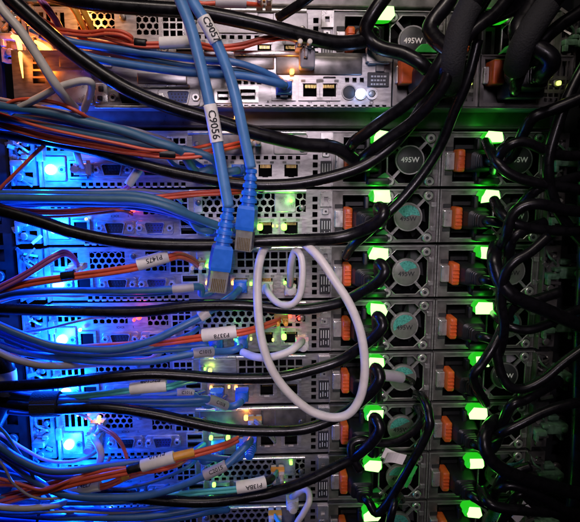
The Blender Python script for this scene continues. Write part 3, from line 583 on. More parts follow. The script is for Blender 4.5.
# ------------------------------------------------------------------ cables
CAMP = CAM
def px_path(pts): return [P(*p) for p in pts]
class Cable:
    def __init__(s, name, label, cat, pts, r_px, material, group=None, sub=7, n=10, jacket='jacket', wob=0.0):
        s.p = [p if isinstance(p, Vector) else P(*p) for p in pts]
        s.base = s.p[-1].copy(); s.o = empty(name, s.base); tag(s.o, label, cat, group)
        if cat == 'network cable': r_px *= .82 if 'hanging loose' not in label and 'loop' not in label else .94
        s.path = spline(s.p, sub); s.r = r_px
        if wob:
            rr = random.Random(label)
            for i in range(2, len(s.path)-2): s.path[i] = s.path[i]+Vector((0, rr.uniform(-wob, wob), rr.uniform(-wob, wob)))
        b = MB(); b.tube(s.path, r_px, n); s.put(b, jacket, material, True)
    def put(s, b, name, material, smooth=None):
        b.v = [(v[0]-s.base.x, v[1]-s.base.y, v[2]-s.base.z) for v in b.v]; return b.build(name, material, s.o, smooth)
    def sub(s, a, c):                              # stretch of the run nearest to two pixels
        def near(q):
            best = None
            for i, v in enumerate(s.path):
                e = v-CAM; dep = e.dot(FW); x = 290+580*e.dot(RT)/dep; y = 261-580*e.dot(UP)/dep
                dd = (x-q[0])**2+(y-q[1])**2
                if best is None or dd < best[0]: best = (dd, i)
            return best[1]
        i, j = sorted((near(a), near(c)))
        if j-i < 3: i = max(0, i-2); j = min(len(s.path)-1, j+2)
        return s.path[i:j+1]
    def sleeve(s, a, c, r, material, body=None, h=4.2, flip=False, name='label_sleeve', shift=0.0, roll=0.0, pos=0.0):
        q = s.sub(a, c); b = MB()
        A, B_ = P(*a, -q[0].y), P(*c, -q[-1].y)
        if (q[0]-A).length > (q[-1]-A).length: q = q[::-1]
        n = 9; ax = q[-1]-q[0]; mid = q[len(q)//2]
        pts = q; rad = [r]*len(pts); b.tube([q[0]-ax.normalized()*.3]+pts+[q[-1]+ax.normalized()*.3], [r*.9]+rad+[r*.9], 16)
        o = s.put(b, name, material, 50)
        if body:
            t = ax.normalized(); mid = (q[0]+q[-1])/2*.35+mid*.65
            if flip: t = -t
            nn = (CAM-mid); nn = (nn-t*nn.dot(t)).normalized(); sd = nn.cross(t)
            vs, fs = text_data(body); out = []
            for v in vs:
                an = v.y*h/(r+.15)+roll; l = v.x*h+pos
                fr = l/ax.length*(-1 if flip else 1)+.5; g = max(0, min(.999, fr))*(len(q)-1); gi = int(g)
                c0 = q[gi].lerp(q[min(gi+1, len(q)-1)], g-gi)
                c0 = c0+t*((mid+t*l-c0).dot(t))
                out.append(c0+(nn*math.cos(an)+sd*math.sin(an))*(r+.22))
            b = MB(); b.add(out, fs); b.v = [(v[0]-s.base.x, v[1]-s.base.y, v[2]-s.base.z) for v in b.v]
            x = b.build('lettering', 'ink', o)
        return o
    def rj45(s, pos, direction, up, scale=1.0, long=1.0, boot='blue_plug', body='blue_plug', tip='clear_plug', ribs=True, bootlen=15):
        d = direction.normalized(); u = (up-d*up.dot(d)).normalized(); sd = d.cross(u)
        T = Matrix((sd, d*long, u)).transposed().to_4x4(); T.translation = pos    # local +y = towards the socket
        k = scale
        b = MB(); b.loft([[Vector((x*w_*k, y*k, z*h_*k)) for x, z in ((-1, -1), (1, -1), (1, 1), (-1, 1))] for y, w_, h_ in ((-14, 4.6, 4.0), (-12.5, 5.4, 4.6), (-4, 5.8, 4.6), (-2.5, 5.6, 4.3))], T)
        s.put(b, 'plug_body', body)
        b = MB(); b.loft([[Vector((x*w_*k, y*k, z*h_*k)) for x, z in ((-1, -1), (1, -1), (1, 1), (-1, 1))] for y, w_, h_ in ((-3, 5.2, 3.7), (6.5, 5.2, 3.7), (7.5, 4.9, 3.3))], T)
        b.box(-2.6*k, 2.6*k, -8*k, 6*k, -6.0*k, -4.8*k, T); s.put(b, 'clear_tip', tip)
        b = MB(); [b.box((-3.9+i*1.02)*k, (-3.4+i*1.02)*k, 1*k, 6.8*k, 3.6*k, 3.95*k, T) for i in range(8)]; s.put(b, 'contacts', 'gold')
        b = MB(); n = 7 if ribs else 1
        prof = []
        L = bootlen
        if ribs:
            for i in range(5):
                y = -14-L+L*i/5; w0 = 3.0+1.9*i/5
                prof += [(y, w0*.92), (y+L/5*.12, w0*1.16), (y+L/5*.55, w0*1.2), (y+L/5*.65, w0*.9)]
        else: prof = [(-14-L, 2.9), (-14-L*.6, 3.6)]
        prof.append((-13.6, 4.4))
        b.loft([[Vector((math.cos(a*math.pi/7)*w_*k, y*k, math.sin(a*math.pi/7)*w_*.86*k)) for a in range(14)] for y, w_ in prof], T)
        s.put(b, 'boot', boot, 40)
    def lc(s, pos, direction, up, body='beige_plastic', clip='amber_plastic', duo=True):
        d = direction.normalized(); u = (up-d*up.dot(d)).normalized(); sd = d.cross(u)
        T = Matrix((sd, d, u)).transposed().to_4x4(); T.translation = pos
        for q in ((-3.1, 3.1) if duo else (0,)):
            b = MB(); b.rbox(q-2.2, q+2.2, -2.3, 2.3, -10, 4, .6, .5, T); b.cyl(q, 0, 1.7, -19, -9.5, 10, .3, T); s.put(b, 'fibre_plug', body, 40)
        b = MB(); b.rbox(-5.6 if duo else -2.6, 5.6 if duo else 2.6, 1.6, 3.2, -7, -1, .5, .3, T); s.put(b, 'clip', clip)
Yv = Vector((0, 1, 0)); Zv = Vector((0, 0, 1)); Xv = Vector((1, 0, 0))
def port(k, i):                                # socket mouth of a network port, row k, i counted from the right
    return Vector((-115.6-20*i, -3, -44.45*(k+1)+13.6))
def into_port(k, i, lean=(-9, -3)):            # last points of a cable that plugs in there
    p = port(k, i); return [p+Vector((lean[0]*1.15, -29, lean[1]*.5+1)), p+Vector((lean[0]*.22, -26, lean[1]*.1)), p+Vector((0, -19, 0))]
def plug_in(c, k, i, **kw): c.rj45(port(k, i)+Vector((0, -1.5, 0)), Yv, Zv, .94, bootlen=8, **kw)

ETH = 'network cable'; GE = 'blue network cables'
# two hanging, unplugged blue cables in front of everything
c = Cable('network_cable', 'blue network cable hanging loose in front, label reading C9056', ETH, [(168, -40, 100), (178, -6, 100), (190, 25, 101), (201, 66, 102), (210, 105, 102), (217, 142, 102), (224, 182, 102), (228.5, 207, 102)], 3.6, 'blue_cable', GE, n=14)
c.sleeve((209.5, 105), (219, 142), 3.95, 'white_label', 'C9056', 6.3, roll=0)
a, e = P(228.5, 208, 102), P(216, 290, 102); d = (e-a).normalized()
c.rj45(a+d*42, d, Vector((.25, -1, .1)), 1.08, 1.27, bootlen=17)
c = Cable('network_cable', 'blue network cable hanging loose in front, label reading C9057', ETH, [(178, -40, 96), (189, -6, 96), (205, 21, 96), (218, 46, 95), (231, 80, 94), (239, 112, 94), (246, 145, 93), (251, 168, 92)], 3.5, 'blue_cable', GE, n=14)
c.sleeve((203, 17), (215, 41), 3.9, 'white_label', 'C9057', 5.6, roll=.25)
a, e = P(251.5, 168, 92), P(244, 250, 88); d = (e-a).normalized()
c.rj45(a+d*42, d, Vector((-.2, -1, .1)), 1.02, 1.32, bootlen=17)
# cables reaching the projecting server
def bport(px): x, z = BX(px, 90); return Vector((x, -PB-3, z+BO.z))
q = bport(283.5)
c = Cable('network_cable', 'lower blue cable plugged into the projecting server beside two empty ports', ETH, [(40, 34, 66), (66, 46, 62), (90, 57, 60), (130, 64.5, 62), (180, 71.5, 66), (232, 75, 70), (256, 78, 73), q+Vector((-8, -29, 1)), q+Vector((-1.5, -26, 0)), q+Vector((0, -19, 0))], 3.3, 'blue_deep', GE); c.rj45(q+Vector((0, -1.5, 0)), Yv, Zv, .94, bootlen=8)
c = Cable('network_cable', 'upper blue cable running under the white fibre label near the top', ETH, [(30, 24, 58), (66, 40, 56), (90, 45, 56), (125, 50, 58), (160, 54.5, 58), (205, 60, 60), (232, 62, 62), (255, 68.5, 60), (276, 78, 54), (283, 84, 47)], 3.0, 'blue_deep', GE)
# blue run below the projecting server, row three
c = Cable('network_cable', 'upper of the two blue-green cables sloping below the projecting server', ETH, [(-30, 97, 60), (0, 106, 62), (50, 113, 62), (90, 123, 60), (124, 131, 58), (155, 142, 54), (180, 151, 50)]+into_port(0, 3), 3.9, 'teal_cable', GE); plug_in(c, 0, 3)
c = Cable('network_cable', 'lower of the two blue-green cables sloping below the projecting server', ETH, [(-30, 110, 54), (0, 117, 56), (50, 127, 57), (100, 136, 56), (133, 142, 54), (162, 147, 50), (190, 151, 48), (212, 158, 46)]+into_port(0, 2), 3.6, 'teal_cable', GE); plug_in(c, 0, 2)
c = Cable('network_cable', 'thin blue cable tucked between the two blue-green cables, lit violet', ETH, [(-30, 102, 48), (0, 112, 48), (30, 117, 48), (70, 124, 46), (95, 131, 44), (130, 140, 40), (160, 150, 30), (176, 166, 24), (196, 170, 20)], 2.2, 'teal_cable', GE)
# row four bundle
for i, (dy, d0, r_, pi, lab, mt_) in enumerate(((-4.5, 44, 3.0, 3, 'upper blue cable of the bundle ending left of the hanging plugs', 'teal_cable'), (.6, 52, 3.7, 2, 'middle thick blue-green cable of the bundle ending left of the hanging plugs', 'teal_cable'), (5.2, 44, 3.0, 3, 'lower blue cable of the bundle ending left of the hanging plugs', 'blue_deep'))):
    pts = [(-30, 200+dy*.5, d0), (0, 197.5+dy*.9, d0), (50, 198+dy, d0), (100, 198.5+dy, d0), (133, 199+dy, d0), (160, 204+dy*.9, d0), (184, 213+dy*.6, d0-4)]
    if i == 2: pts += [(198, 222, 34), (204, 229, 24)]
    else: pts += into_port(1, pi, (-9, 4))
    c = Cable('network_cable', lab, ETH, pts, r_, mt_, GE)
    if i < 2: plug_in(c, 1, pi)
# row five
c = Cable('network_cable', 'blue-green cable along the bump strip under the connectors, light sleeve near its end', ETH, [(-30, 303, 40), (0, 297, 44), (17, 293, 46), (52, 291, 46), (100, 291, 46), (150, 290.5, 46), (180, 288.5, 46), (200, 287, 42)]+into_port(2, 3, (-7, -5)), 3.2, 'teal_cable', GE); plug_in(c, 2, 3)
c.sleeve((173, 289), (192, 287.5), 3.5, 'grey_cable')
c = Cable('network_cable', 'blue cable rising past a white sleeve into the row with the square-hole bracket', ETH, [(-30, 310, 52), (0, 326, 54), (39, 341.5, 55), (65, 347.5, 55), (111, 349.5, 54), (150, 341, 52), (175, 330, 50), (200, 317, 46), (214, 308, 44), (230, 298, 42)]+into_port(2, 2, (-7, -5))[1:], 3.6, 'blue_deep', GE); plug_in(c, 2, 2)
c.sleeve((199, 318), (209, 312), 4.1, 'white_cable')
# row six
c = Cable('network_cable', 'blue cable ending in a grey sleeve below the labelled orange fibre', ETH, [(-30, 336, 44), (0, 345, 46), (26, 353, 48), (77, 360, 50), (110, 362, 50), (150, 361.5, 49), (175, 357, 48), (200, 352.5, 44)]+into_port(3, 2, (-9, -5)), 3.3, 'blue_deep', GE); plug_in(c, 3, 2)
c.sleeve((192, 355), (213, 350), 3.9, 'grey_cable', 'C1015', 3.6, flip=False)
c = Cable('network_cable', 'dark blue cable squeezed behind the labelled orange fibre', ETH, [(100, 356, 30), (125, 351, 32), (150, 348.5, 34), (180, 347, 34), (205, 345, 33)]+into_port(3, 3, (-6, -2)), 3.0, 'blue_deep', GE); plug_in(c, 3, 3)
c = Cable('network_cable', 'grey cable curving in from the left edge below the sixth server', ETH, [(-30, 338, 62), (0, 353, 64), (17, 360, 64), (43, 365.5, 60), (68, 366, 50), (95, 363.5, 40), (125, 363, 34), (150, 360, 24), (160, 352, 10)], 3.4, 'grey_cable')
# row seven
c = Cable('network_cable', 'blue cable through the black strap, grey lettered sleeve near its end', ETH, [(-30, 386, 42), (0, 394, 46), (30, 401, 50), (57, 401.5, 52), (90, 401, 50), (142, 400.5, 48), (180, 400, 46), (208, 399.5, 44)]+into_port(4, 2, (-9, -4)), 3.5, 'blue_deep', GE); plug_in(c, 4, 2)
c.sleeve((208, 400), (228, 398), 4.0, 'grey_cable', 'C1018', 3.6)
c = Cable('network_cable', 'second blue cable under the cream fibre label, grey sleeve at its end', ETH, [(60, 395, 36), (90, 395, 38), (130, 396, 38), (165, 395, 38), (190, 393, 34)]+into_port(4, 3, (-6, -2)), 2.9, 'blue_deep', GE); plug_in(c, 4, 3)
c.sleeve((178, 394), (196, 392), 3.5, 'grey_cable', 'C1016', 3.0)
c = Cable('network_cable', 'thin grey cable dipping behind the black strap', ETH, [(-30, 384, 30), (0, 395, 32), (31, 404, 34), (60, 409, 34), (84, 416, 20), (92, 422, 6)], 1.5, 'grey_cable')
# row eight
c = Cable('network_cable', 'blue cable sagging from the left edge beneath the eighth server', ETH, [(-30, 424, 60), (0, 446, 62), (17, 458, 62), (43, 469.5, 62), (69, 471, 60), (100, 467, 56), (130, 463, 52), (160, 461, 48), (190, 456, 46)]+into_port(5, 2, (-9, -3)), 3.5, 'blue_deep', GE); plug_in(c, 5, 2)
c = Cable('network_cable', 'short blue cable plugged beside the two green port lights', ETH, [(150, 462, 28), (172, 460, 32), (196, 455, 36)]+into_port(5, 3, (-8, -6)), 3.0, 'blue_deep', GE); plug_in(c, 5, 3)
c = Cable('network_cable', 'blue cable with grey lettered sleeve crossing the honeycomb bracket, second from bottom', ETH, [(-30, 436, 52), (0, 453, 54), (26, 474, 56), (52, 490, 58), (78, 496.5, 60), (110, 497.5, 60), (142, 496, 60), (168, 490, 60), (190, 482, 60), (210, 473, 60), (226, 465, 58), (238, 454, 54), P(247, 445, 50), P(250, 441, 36), P(250, 440, 22)], 3.6, 'blue_deep', GE)
c.sleeve((205, 476), (226, 465.5), 4.0, 'grey_cable', 'C2015', 4.0)
c.rj45(P(250, 440, 8), Yv, Zv, .96)
c = Cable('network_cable', 'lit cyan patch cable bent into the eighth server at the left', ETH, [(97, 476, 40), (99, 466, 42), (101, 454, 44), (98, 445, 42), (94, 439, 36), (93.5, 437, 22)], 3.3, 'white_cable')
c.rj45(P(97, 436, 8), Yv, Zv, .9, 1, 'white_cable', 'beige_plastic')
# row nine / ten
c = Cable('network_cable', 'upper blue cable of the pair along the bottom edge', ETH, [(-30, 508, 50), (0, 513, 52), (50, 517, 54), (90, 517.5, 54), (142, 517, 54), (187, 510.5, 50), (204, 507, 46), (226, 503, 36)], 3.3, 'blue_deep', GE)
c = Cable('network_cable', 'lower blue cable of the pair along the bottom edge', ETH, [(-30, 520, 42), (20, 520, 44), (70, 524, 46), (110, 526, 46), (150, 522, 46), (185, 517, 44), (208, 512, 40), (228, 510, 28)], 3.2, 'blue_deep', GE)
c = Cable('network_cable', 'beige cable curving in at the lower left corner', ETH, [(-30, 500, 60), (0, 507, 62), (26, 508.5, 62), (52, 506, 58), (69, 501, 48), (82, 494, 26)], 3.0, 'white_cable')
c = Cable('network_cable', 'short cyan-lit patch cable in the lower left corner', ETH, [(90, 497, 30), (96, 505, 34), (103, 514, 36), (112, 524, 36), (125, 540, 36)], 2.6, 'white_cable')

# white cables
W = 'white network cables'
c = Cable('network_cable', 'thick white cable slanting from the top left corner', ETH, [(-28, -40, 78), (0, 6, 78), (20, 30, 78), (38, 57, 77), (52, 79, 76), (61, 92, 72), (70, 103, 62), (75, 108, 50)], 3.5, 'white_cable', W, n=12)
q = P(84, 112, 46)
c = Cable('network_cable', 'white cable arching over and down beside the projecting server at left', ETH, [(10, 112, 60), (26, 104, 64), (40, 97, 67), (55, 89, 70), (69, 84, 72), (83, 81, 72), (91, 83, 70), (91, 91, 64), (87, 102, 56), (84, 110, 48)], 3.0, 'white_cable', W, n=12)
c = Cable('network_cable', 'white cable standing upright beside the blue light under the projecting server', ETH, [(76, 112, 40), (75, 130, 40), (74.5, 142, 40), (77, 154, 38), (80, 164, 30), (82.5, 168, 18)], 3.0, 'white_cable', W)
c.rj45(P(85, 169, 7), Yv, Zv, .9, 1, 'white_cable', 'beige_plastic')
c = Cable('network_cable', 'big white cable loop hanging in front of the middle servers', ETH, [(297, 240, 54), (307, 246, 62), (320, 259, 72), (335, 281, 77), (349, 303, 80), (359, 327, 82), (364, 352, 83), (364.5, 376, 83), (360, 398, 82), (349, 413.5, 81), (333, 417.5, 80), (312, 411.5, 79), (294, 398, 78), (279, 381, 77), (268, 361, 76), (261, 336, 74), (258, 308, 72), (257.5, 280, 68), (260, 260, 62), (266, 247, 54), (280, 238.5, 50), (297, 240, 54)], 3.2, 'white_cable', W, n=14)
c = Cable('network_cable', 'small white cable curl with a red-lit plug, left of the power supplies', ETH, [P(290, 285, 26), P(290.5, 276, 40), (291, 264, 50), (295, 251, 58), (301, 257, 62), (302.5, 275, 64), (300, 294, 64), (293, 303.5, 62), (283, 305, 58), (274, 300, 52), (268, 292, 44), P(266.5, 287, 30), P(266.5, 286, 18)], 3.0, 'white_cable', W, n=12)
c.rj45(P(266.5, 286, 6), Yv, Zv, .9, 1, 'white_cable', 'beige_plastic', bootlen=8)
c.rj45(P(290, 288, 8), Yv, Zv, .8, 1, 'white_cable', 'beige_plastic', bootlen=6)
c = Cable('network_cable', 'short white cable plugged in right of the green light, inside the big loop', ETH, [(242, 352, 32), (256, 357, 40), (271, 357, 46), (287, 352.5, 46), (297, 346, 42), P(301.5, 341.5, 30), P(301.5, 341, 18)], 3.1, 'white_cable', W, n=12)
c.rj45(P(301.5, 341, 6), Yv, Zv, .9, 1, 'white_cable', 'beige_plastic', bootlen=8)
c = Cable('network_cable', 'white cable dropping off the bottom edge left of the orange latches', ETH, [(285, 560, 46), (296, 526, 50), (303, 514, 52), (309, 502, 52), (308.5, 492, 48), (303, 490, 42), P(296, 495, 34), P(292, 497, 20)], 3.0, 'white_cable', W, n=12)
c.rj45(P(292, 497.5, 7), Yv, Zv, .9, 1, 'white_cable', 'beige_plastic', bootlen=8)

# thinner cables packed between the thick ones at the left
def thin(label, pts, r, mt_, grp): return Cable('network_cable', label, ETH, pts, r, mt_, grp, n=8)
TG = 'thin cables packed at the left'
for (lab, pts, r_, mt_) in (
    ('blue cable doubled just under the sagging one of the eighth row', [(-30, 430, 56), (0, 452, 58), (20, 464, 58), (45, 475, 58), (75, 476.5, 56), (110, 472, 52), (140, 468, 46), (170, 463, 38), (192, 452, 22), (204, 444, 8)], 2.9, 'blue_deep'),
    ('blue cable doubled just above the one through the strap', [(-30, 380, 46), (0, 389, 48), (30, 396, 50), (60, 397.5, 50), (100, 396.5, 44), (140, 394, 38), (170, 390, 26), (182, 384, 6)], 2.7, 'blue_deep'),
    ('blue cable hugging the underside of the sixth-row sagging cable', [(-30, 318, 48), (0, 332, 50), (36, 346, 51), (66, 353, 50), (110, 354.5, 48), (146, 349, 44), (172, 341, 38), (190, 334, 24), (198, 328, 8)], 2.6, 'blue_deep'),
    ('teal cable running level just below the fifth-row blue-green cable', [(-30, 306, 38), (0, 298, 40), (40, 293, 41), (80, 293, 40), (120, 295, 38), (160, 294, 32), (182, 290, 18), (190, 286, 4)], 2.0, 'teal_cable'),
    ('blue cable filling the gap in the fourth-row bundle', [(-30, 206, 46), (0, 202, 47), (50, 200, 48), (100, 201, 48), (136, 202.5, 48), (160, 208, 46), (182, 217, 38), (196, 226, 22), (203, 231, 6)], 2.6, 'teal_cable'),
    ('blue cable dipping below the two blue-green cables of the third row', [(-30, 122, 46), (0, 127, 48), (40, 132, 49), (80, 139, 48), (116, 145, 46), (150, 149.5, 42), (176, 154, 34), (194, 162, 20), (204, 168, 6)], 2.4, 'blue_deep'),
    ('pale violet cable crossing diagonally under the lower blue light', [(-30, 420, 40), (0, 434, 42), (24, 449, 44), (46, 460, 44), (70, 462, 40), (90, 456, 28), (100, 449, 8)], 1.6, 'grey_cable'),
    ('teal cable in the lower left corner under the beige one', [(-30, 488, 50), (0, 497, 52), (30, 501, 53), (62, 503, 52), (100, 503, 50), (138, 500, 44), (160, 492, 30), (168, 486, 8)], 2.3, 'teal_cable'),
    ('thin pale cable swinging down beside the pink fibre at left', [(-30, 440, 62), (0, 462, 62), (14, 484, 62), (36, 498, 62), (66, 497, 58), (88, 489, 48), (98, 480, 20)], 1.2, 'grey_cable'),
    ('thin violet-lit cable along the top of the blue-green pair', [(-30, 93, 52), (0, 99, 54), (40, 107, 54), (80, 115, 52), (110, 124, 46), (140, 131, 34), (170, 141, 18), (178, 150, 4)], 1.6, 'grey_cable'),
    ('thin grey cable just above the bundle in the fourth row', [(-30, 188, 40), (0, 191, 40), (50, 191.5, 40), (100, 191, 38), (140, 190, 32), (170, 195, 20), (182, 202, 4)], 1.5, 'grey_cable'),
    ('thin blue cable under the bundle in the fourth row', [(-30, 214, 34), (0, 209, 36), (45, 205, 38), (90, 206, 38), (130, 208, 36), (165, 213, 32), (190, 221, 22), (202, 227, 8)], 1.8, 'blue_deep'),
    ('thin grey cable below the fifth-row blue-green cable, at the left edge', [(-30, 312, 30), (0, 302, 34), (20, 297, 36), (50, 295.5, 34), (80, 296, 26), (100, 291, 8)], 1.6, 'grey_cable'),
    ('thin pale cable above the sagging blue cable of the sixth row', [(-30, 328, 40), (0, 333, 42), (40, 330, 42), (70, 323, 40), (92, 318, 32), (104, 318, 6)], 1.3, 'grey_cable'),
    ('thin dark blue cable between the two sixth-row blue cables', [(-30, 326, 44), (0, 336, 46), (36, 350, 47), (72, 355, 46), (115, 356, 44), (155, 352, 40), (185, 350, 36), (208, 350, 26), (222, 346, 8)], 1.9, 'teal_cable'),
    ('thin blue cable beneath the strap, seventh row', [(-30, 402, 40), (0, 411, 44), (35, 414, 46), (60, 411, 46), (100, 404, 44), (150, 405, 42), (190, 405, 38), (214, 402, 28), (226, 396, 8)], 2.0, 'teal_cable'),
    ('thin teal cable above the strap, seventh row', [(-30, 376, 34), (0, 385, 38), (36, 394, 42), (70, 396, 42), (110, 397.5, 42), (160, 397, 40), (188, 396, 32), (204, 391, 8)], 1.7, 'teal_cable'),
    ('thin blue cable sagging lowest at the left under the eighth row', [(-30, 452, 44), (0, 464, 46), (30, 480, 48), (60, 487, 48), (95, 490, 48), (130, 487, 46), (160, 479, 42), (186, 468, 30), (196, 460, 8)], 2.0, 'blue_deep'),
    ('thin violet-lit cable crossing the pink fibre at lower left', [(-30, 466, 50), (0, 472, 52), (24, 478, 53), (44, 492, 54), (60, 508, 54), (84, 520, 52), (110, 535, 50)], 1.5, 'teal_cable'),
    ('thin blue cable just above the pair along the bottom edge', [(-30, 496, 44), (20, 503, 46), (60, 508, 48), (110, 510, 48), (160, 507, 46), (190, 503, 38), (208, 498, 20), (214, 492, 6)], 2.0, 'blue_deep'),
    ('thin aqua-lit cable at the bottom edge, left', [(-30, 512, 60), (20, 513.5, 60), (70, 511.5, 58), (110, 513, 54), (150, 512, 46), (176, 505, 30), (186, 498, 8)], 1.3, 'grey_cable'),
    ('thin dark cable hanging in a curve at the lower left edge', [(-30, 410, 58), (0, 428, 58), (18, 452, 58), (34, 478, 58), (40, 500, 56), (36, 530, 54)], 1.5, 'teal_cable'),
    ('thin blue cable beside the upper blue run of the top rows', [(30, 30, 50), (66, 43, 50), (100, 49, 52), (140, 57, 54), (190, 66, 56), (230, 69, 58), (262, 73, 58), (278, 82, 52)], 1.9, 'teal_cable')):
    thin(lab, pts, r_, mt_, TG)

# ------------------------------------------------------------------ fibre patch cords
FO = 'fibre cable'
def fibre(label, pts, material='orange_fibre', pair=True, r=1.15, gap=2.5, end=None, group='fibre patch cords', name='fibre_cable'):
    c = Cable(name, label, FO, pts, r, material, group, n=8, jacket='strand')
    if pair:
        P2 = [p+Vector((0, -.4, -gap)) for p in c.path]; b = MB(); b.tube(P2, r, 8); c.put(b, 'strand', material, True)
    if end: c.lc(end[0], Yv, Zv, **(end[1] if len(end) > 1 else {}))
    return c
c = fibre('orange fibre cord fanning into a white label under the top servers', [(28, 20, 44), (50, 27, 50), (75, 31, 54), (100, 33, 57), (135, 42, 60), (160, 43, 60), (192, 42, 60), (215, 46, 56), (240, 44, 54), (262, 38, 54), (285, 35, 53), (299, 39, 52), (303, 45, 50)], end=(P(303, 47, 48),))
c.sleeve((159, 43), (194, 43), 3.9, 'white_label'); c.sleeve((136, 42), (147, 43), 2.6, 'black_plastic', name='black_band')
c = fibre('orange fibre cord looping over the first one near the top left', [(35, 15, 40), (60, 28, 48), (85, 32, 56), (105, 30, 60), (122, 31.5, 62), (132, 38, 60), (122, 44, 54), (100, 42, 50), (78, 38, 46)], pair=True)
c = fibre('orange fibre cord leading from the white label to the right', [(200, 48, 50), (222, 47, 52), (245, 45, 52), (268, 38, 50), (288, 34, 50), (300, 38, 50), (302, 44, 46)], pair=False)
c = fibre('grey and amber fibre connector lead at the very top centre', [(185, -6, 50), (200, 3, 50), (216, 3, 50), (240, 3, 50), (252, 4, 48), (262, 5, 40)], pair=False, r=1.4, end=(P(264, 6, 34),))
c.sleeve((217, 3), (246, 3.5), 3.2, 'grey_cable')
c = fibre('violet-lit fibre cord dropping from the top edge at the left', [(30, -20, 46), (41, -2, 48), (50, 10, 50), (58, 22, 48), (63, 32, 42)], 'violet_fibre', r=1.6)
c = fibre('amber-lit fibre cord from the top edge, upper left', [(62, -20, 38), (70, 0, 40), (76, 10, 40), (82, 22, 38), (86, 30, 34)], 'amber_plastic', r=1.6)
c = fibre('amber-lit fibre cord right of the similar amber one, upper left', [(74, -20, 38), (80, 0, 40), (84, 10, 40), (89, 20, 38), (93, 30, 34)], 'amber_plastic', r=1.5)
c = fibre('red fibre cord arching over the blue-green cables at the left', [(-30, 118, 58), (-5, 110, 60), (14, 101, 64), (35, 99.5, 66), (60, 104, 66), (82, 114, 64), (92, 122, 50)], pair=False, r=1.3)
c = fibre('orange fibre cord with a black band below the blue-green cables', [(-30, 112, 50), (0, 122, 52), (30, 131, 54), (60, 138, 54), (100, 144.5, 53), (125, 149, 52), (160, 153, 52), (185, 154, 50), (205, 151.5, 48), (225, 146, 42), (240, 142.5, 34)], end=(P(254, 143, 14), dict(body='beige_plastic')), r=1.3, gap=2.6)
p = P(254, 143, 34)
c.sleeve((160, 153.5), (174, 154.5), 3.3, 'black_plastic', name='black_band')
c = fibre('thin red fibre cord slanting down to the left beside the upper blue light', [(-20, 210, 44), (0, 189, 44), (20, 169, 44), (38, 151, 44), (54, 138, 40)], pair=False, r=1.5)
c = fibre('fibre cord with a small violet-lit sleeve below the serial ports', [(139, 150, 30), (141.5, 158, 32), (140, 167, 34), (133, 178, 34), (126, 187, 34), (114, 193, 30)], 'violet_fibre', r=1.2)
c.sleeve((140.5, 166), (129, 185), 3.2, 'white_label', name='sleeve')
c = fibre('orange fibre cord passing behind the two hanging blue plugs', [(-30, 204, 40), (0, 207, 42), (35, 210, 42), (69, 210, 42), (100, 207, 42), (125, 203, 40), (150, 197.5, 40), (192, 192.5, 40), (230, 190.5, 36), (245, 190, 28)], end=(P(257, 190, 10),), r=1.3, gap=2.2)
c = fibre('orange fibre cord with black band and white label P1475', [(-30, 297, 48), (0, 288, 52), (30, 281, 55), (62, 276, 56), (80, 273.5, 56), (110, 269.5, 56), (138, 264.5, 56), (168, 256, 54), (180, 253.5, 46), (192, 258, 32), (198, 263, 16)], r=1.5, gap=2.8, end=(P(199, 264, 8),))
c.sleeve((139, 264), (168, 256), 4.6, 'white_label', 'P1475', 4.6, flip=True, roll=-.15); c.sleeve((62, 276), (75, 274.5), 3.4, 'black_plastic', name='black_band')
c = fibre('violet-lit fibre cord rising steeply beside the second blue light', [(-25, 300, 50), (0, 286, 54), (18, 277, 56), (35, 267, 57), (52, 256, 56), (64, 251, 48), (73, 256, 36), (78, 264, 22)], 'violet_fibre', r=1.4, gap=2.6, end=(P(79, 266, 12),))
c = fibre('orange fibre cord with white label P3378', [(-30, 352, 30), (40, 350, 34), (90, 345.5, 36), (123, 343.5, 40), (161, 341, 44), (203, 335.5, 54), (236, 331.5, 54), (256, 327, 48), (272, 321.5, 36), (280, 318.5, 20)], r=1.4, gap=2.6, end=(P(281, 318, 12), dict(clip='amber_plastic', body='amber_plastic')))
c.sleeve((204, 336), (236, 331.5), 4.7, 'white_label', 'P3378', 4.4, flip=True, roll=.35)
c = fibre('aqua fibre cord with a cream label inked along its upper edge', [(30, 399, 44), (60, 396, 48), (90, 393.5, 52), (131, 388.5, 56), (166, 385.5, 56), (178, 382.5, 48), (188, 380, 30), (196, 379, 14)], 'aqua_fibre', r=1.3, gap=2.4)
c.sleeve((132, 388.5), (165, 385.5), 4.5, 'white_label', 'P2C10B', 4.4, flip=True, roll=-1.05)
c = fibre('orange fibre cord with white label, under the two green port lights', [(-30, 513, 52), (5, 500, 56), (48, 488, 60), (90, 477.5, 62), (128, 469.5, 62), (142, 466, 62), (174, 457, 62), (197, 451.5, 58), (223, 444, 50), (238, 437.5, 38)], r=1.5, gap=2.8)
c.sleeve((142, 466.5), (174, 457.5), 4.5, 'white_label', 'P1A10', 4.4, flip=True, roll=-1.0); c.sleeve((128, 470), (141, 466.5), 3.4, 'black_plastic', name='black_band'); c.sleeve((182, 456), (187, 454.5), 3.2, 'amber_plastic', name='amber_clip')
c = fibre('pink fibre cord with white label and amber clip at the lower left', [(-30, 484, 48), (0, 482, 50), (26, 483, 52), (45, 487, 50), (69, 489.5, 54), (100, 485.5, 56), (112, 482, 54), (123, 477, 50), (136, 472.5, 40), (146, 470, 26)], r=1.5, gap=2.4)
c.sleeve((69, 489.5), (100, 485.5), 4.2, 'white_label', 'P4EL7', 4.2, flip=False, roll=.35); c.sleeve((120.5, 478.5), (126, 475.5), 3.4, 'amber_plastic', name='amber_clip')
c = fibre('pink fibre cord dropping from the amber light of the eighth server', [P(99, 424, 12), P(101, 426, 24), (108, 430, 32), (116, 436, 36), (123, 446, 38), (127, 458, 38), (129, 470, 34)], 'orange_fibre', r=1.2, gap=1.6, end=(P(99, 423, 6),))
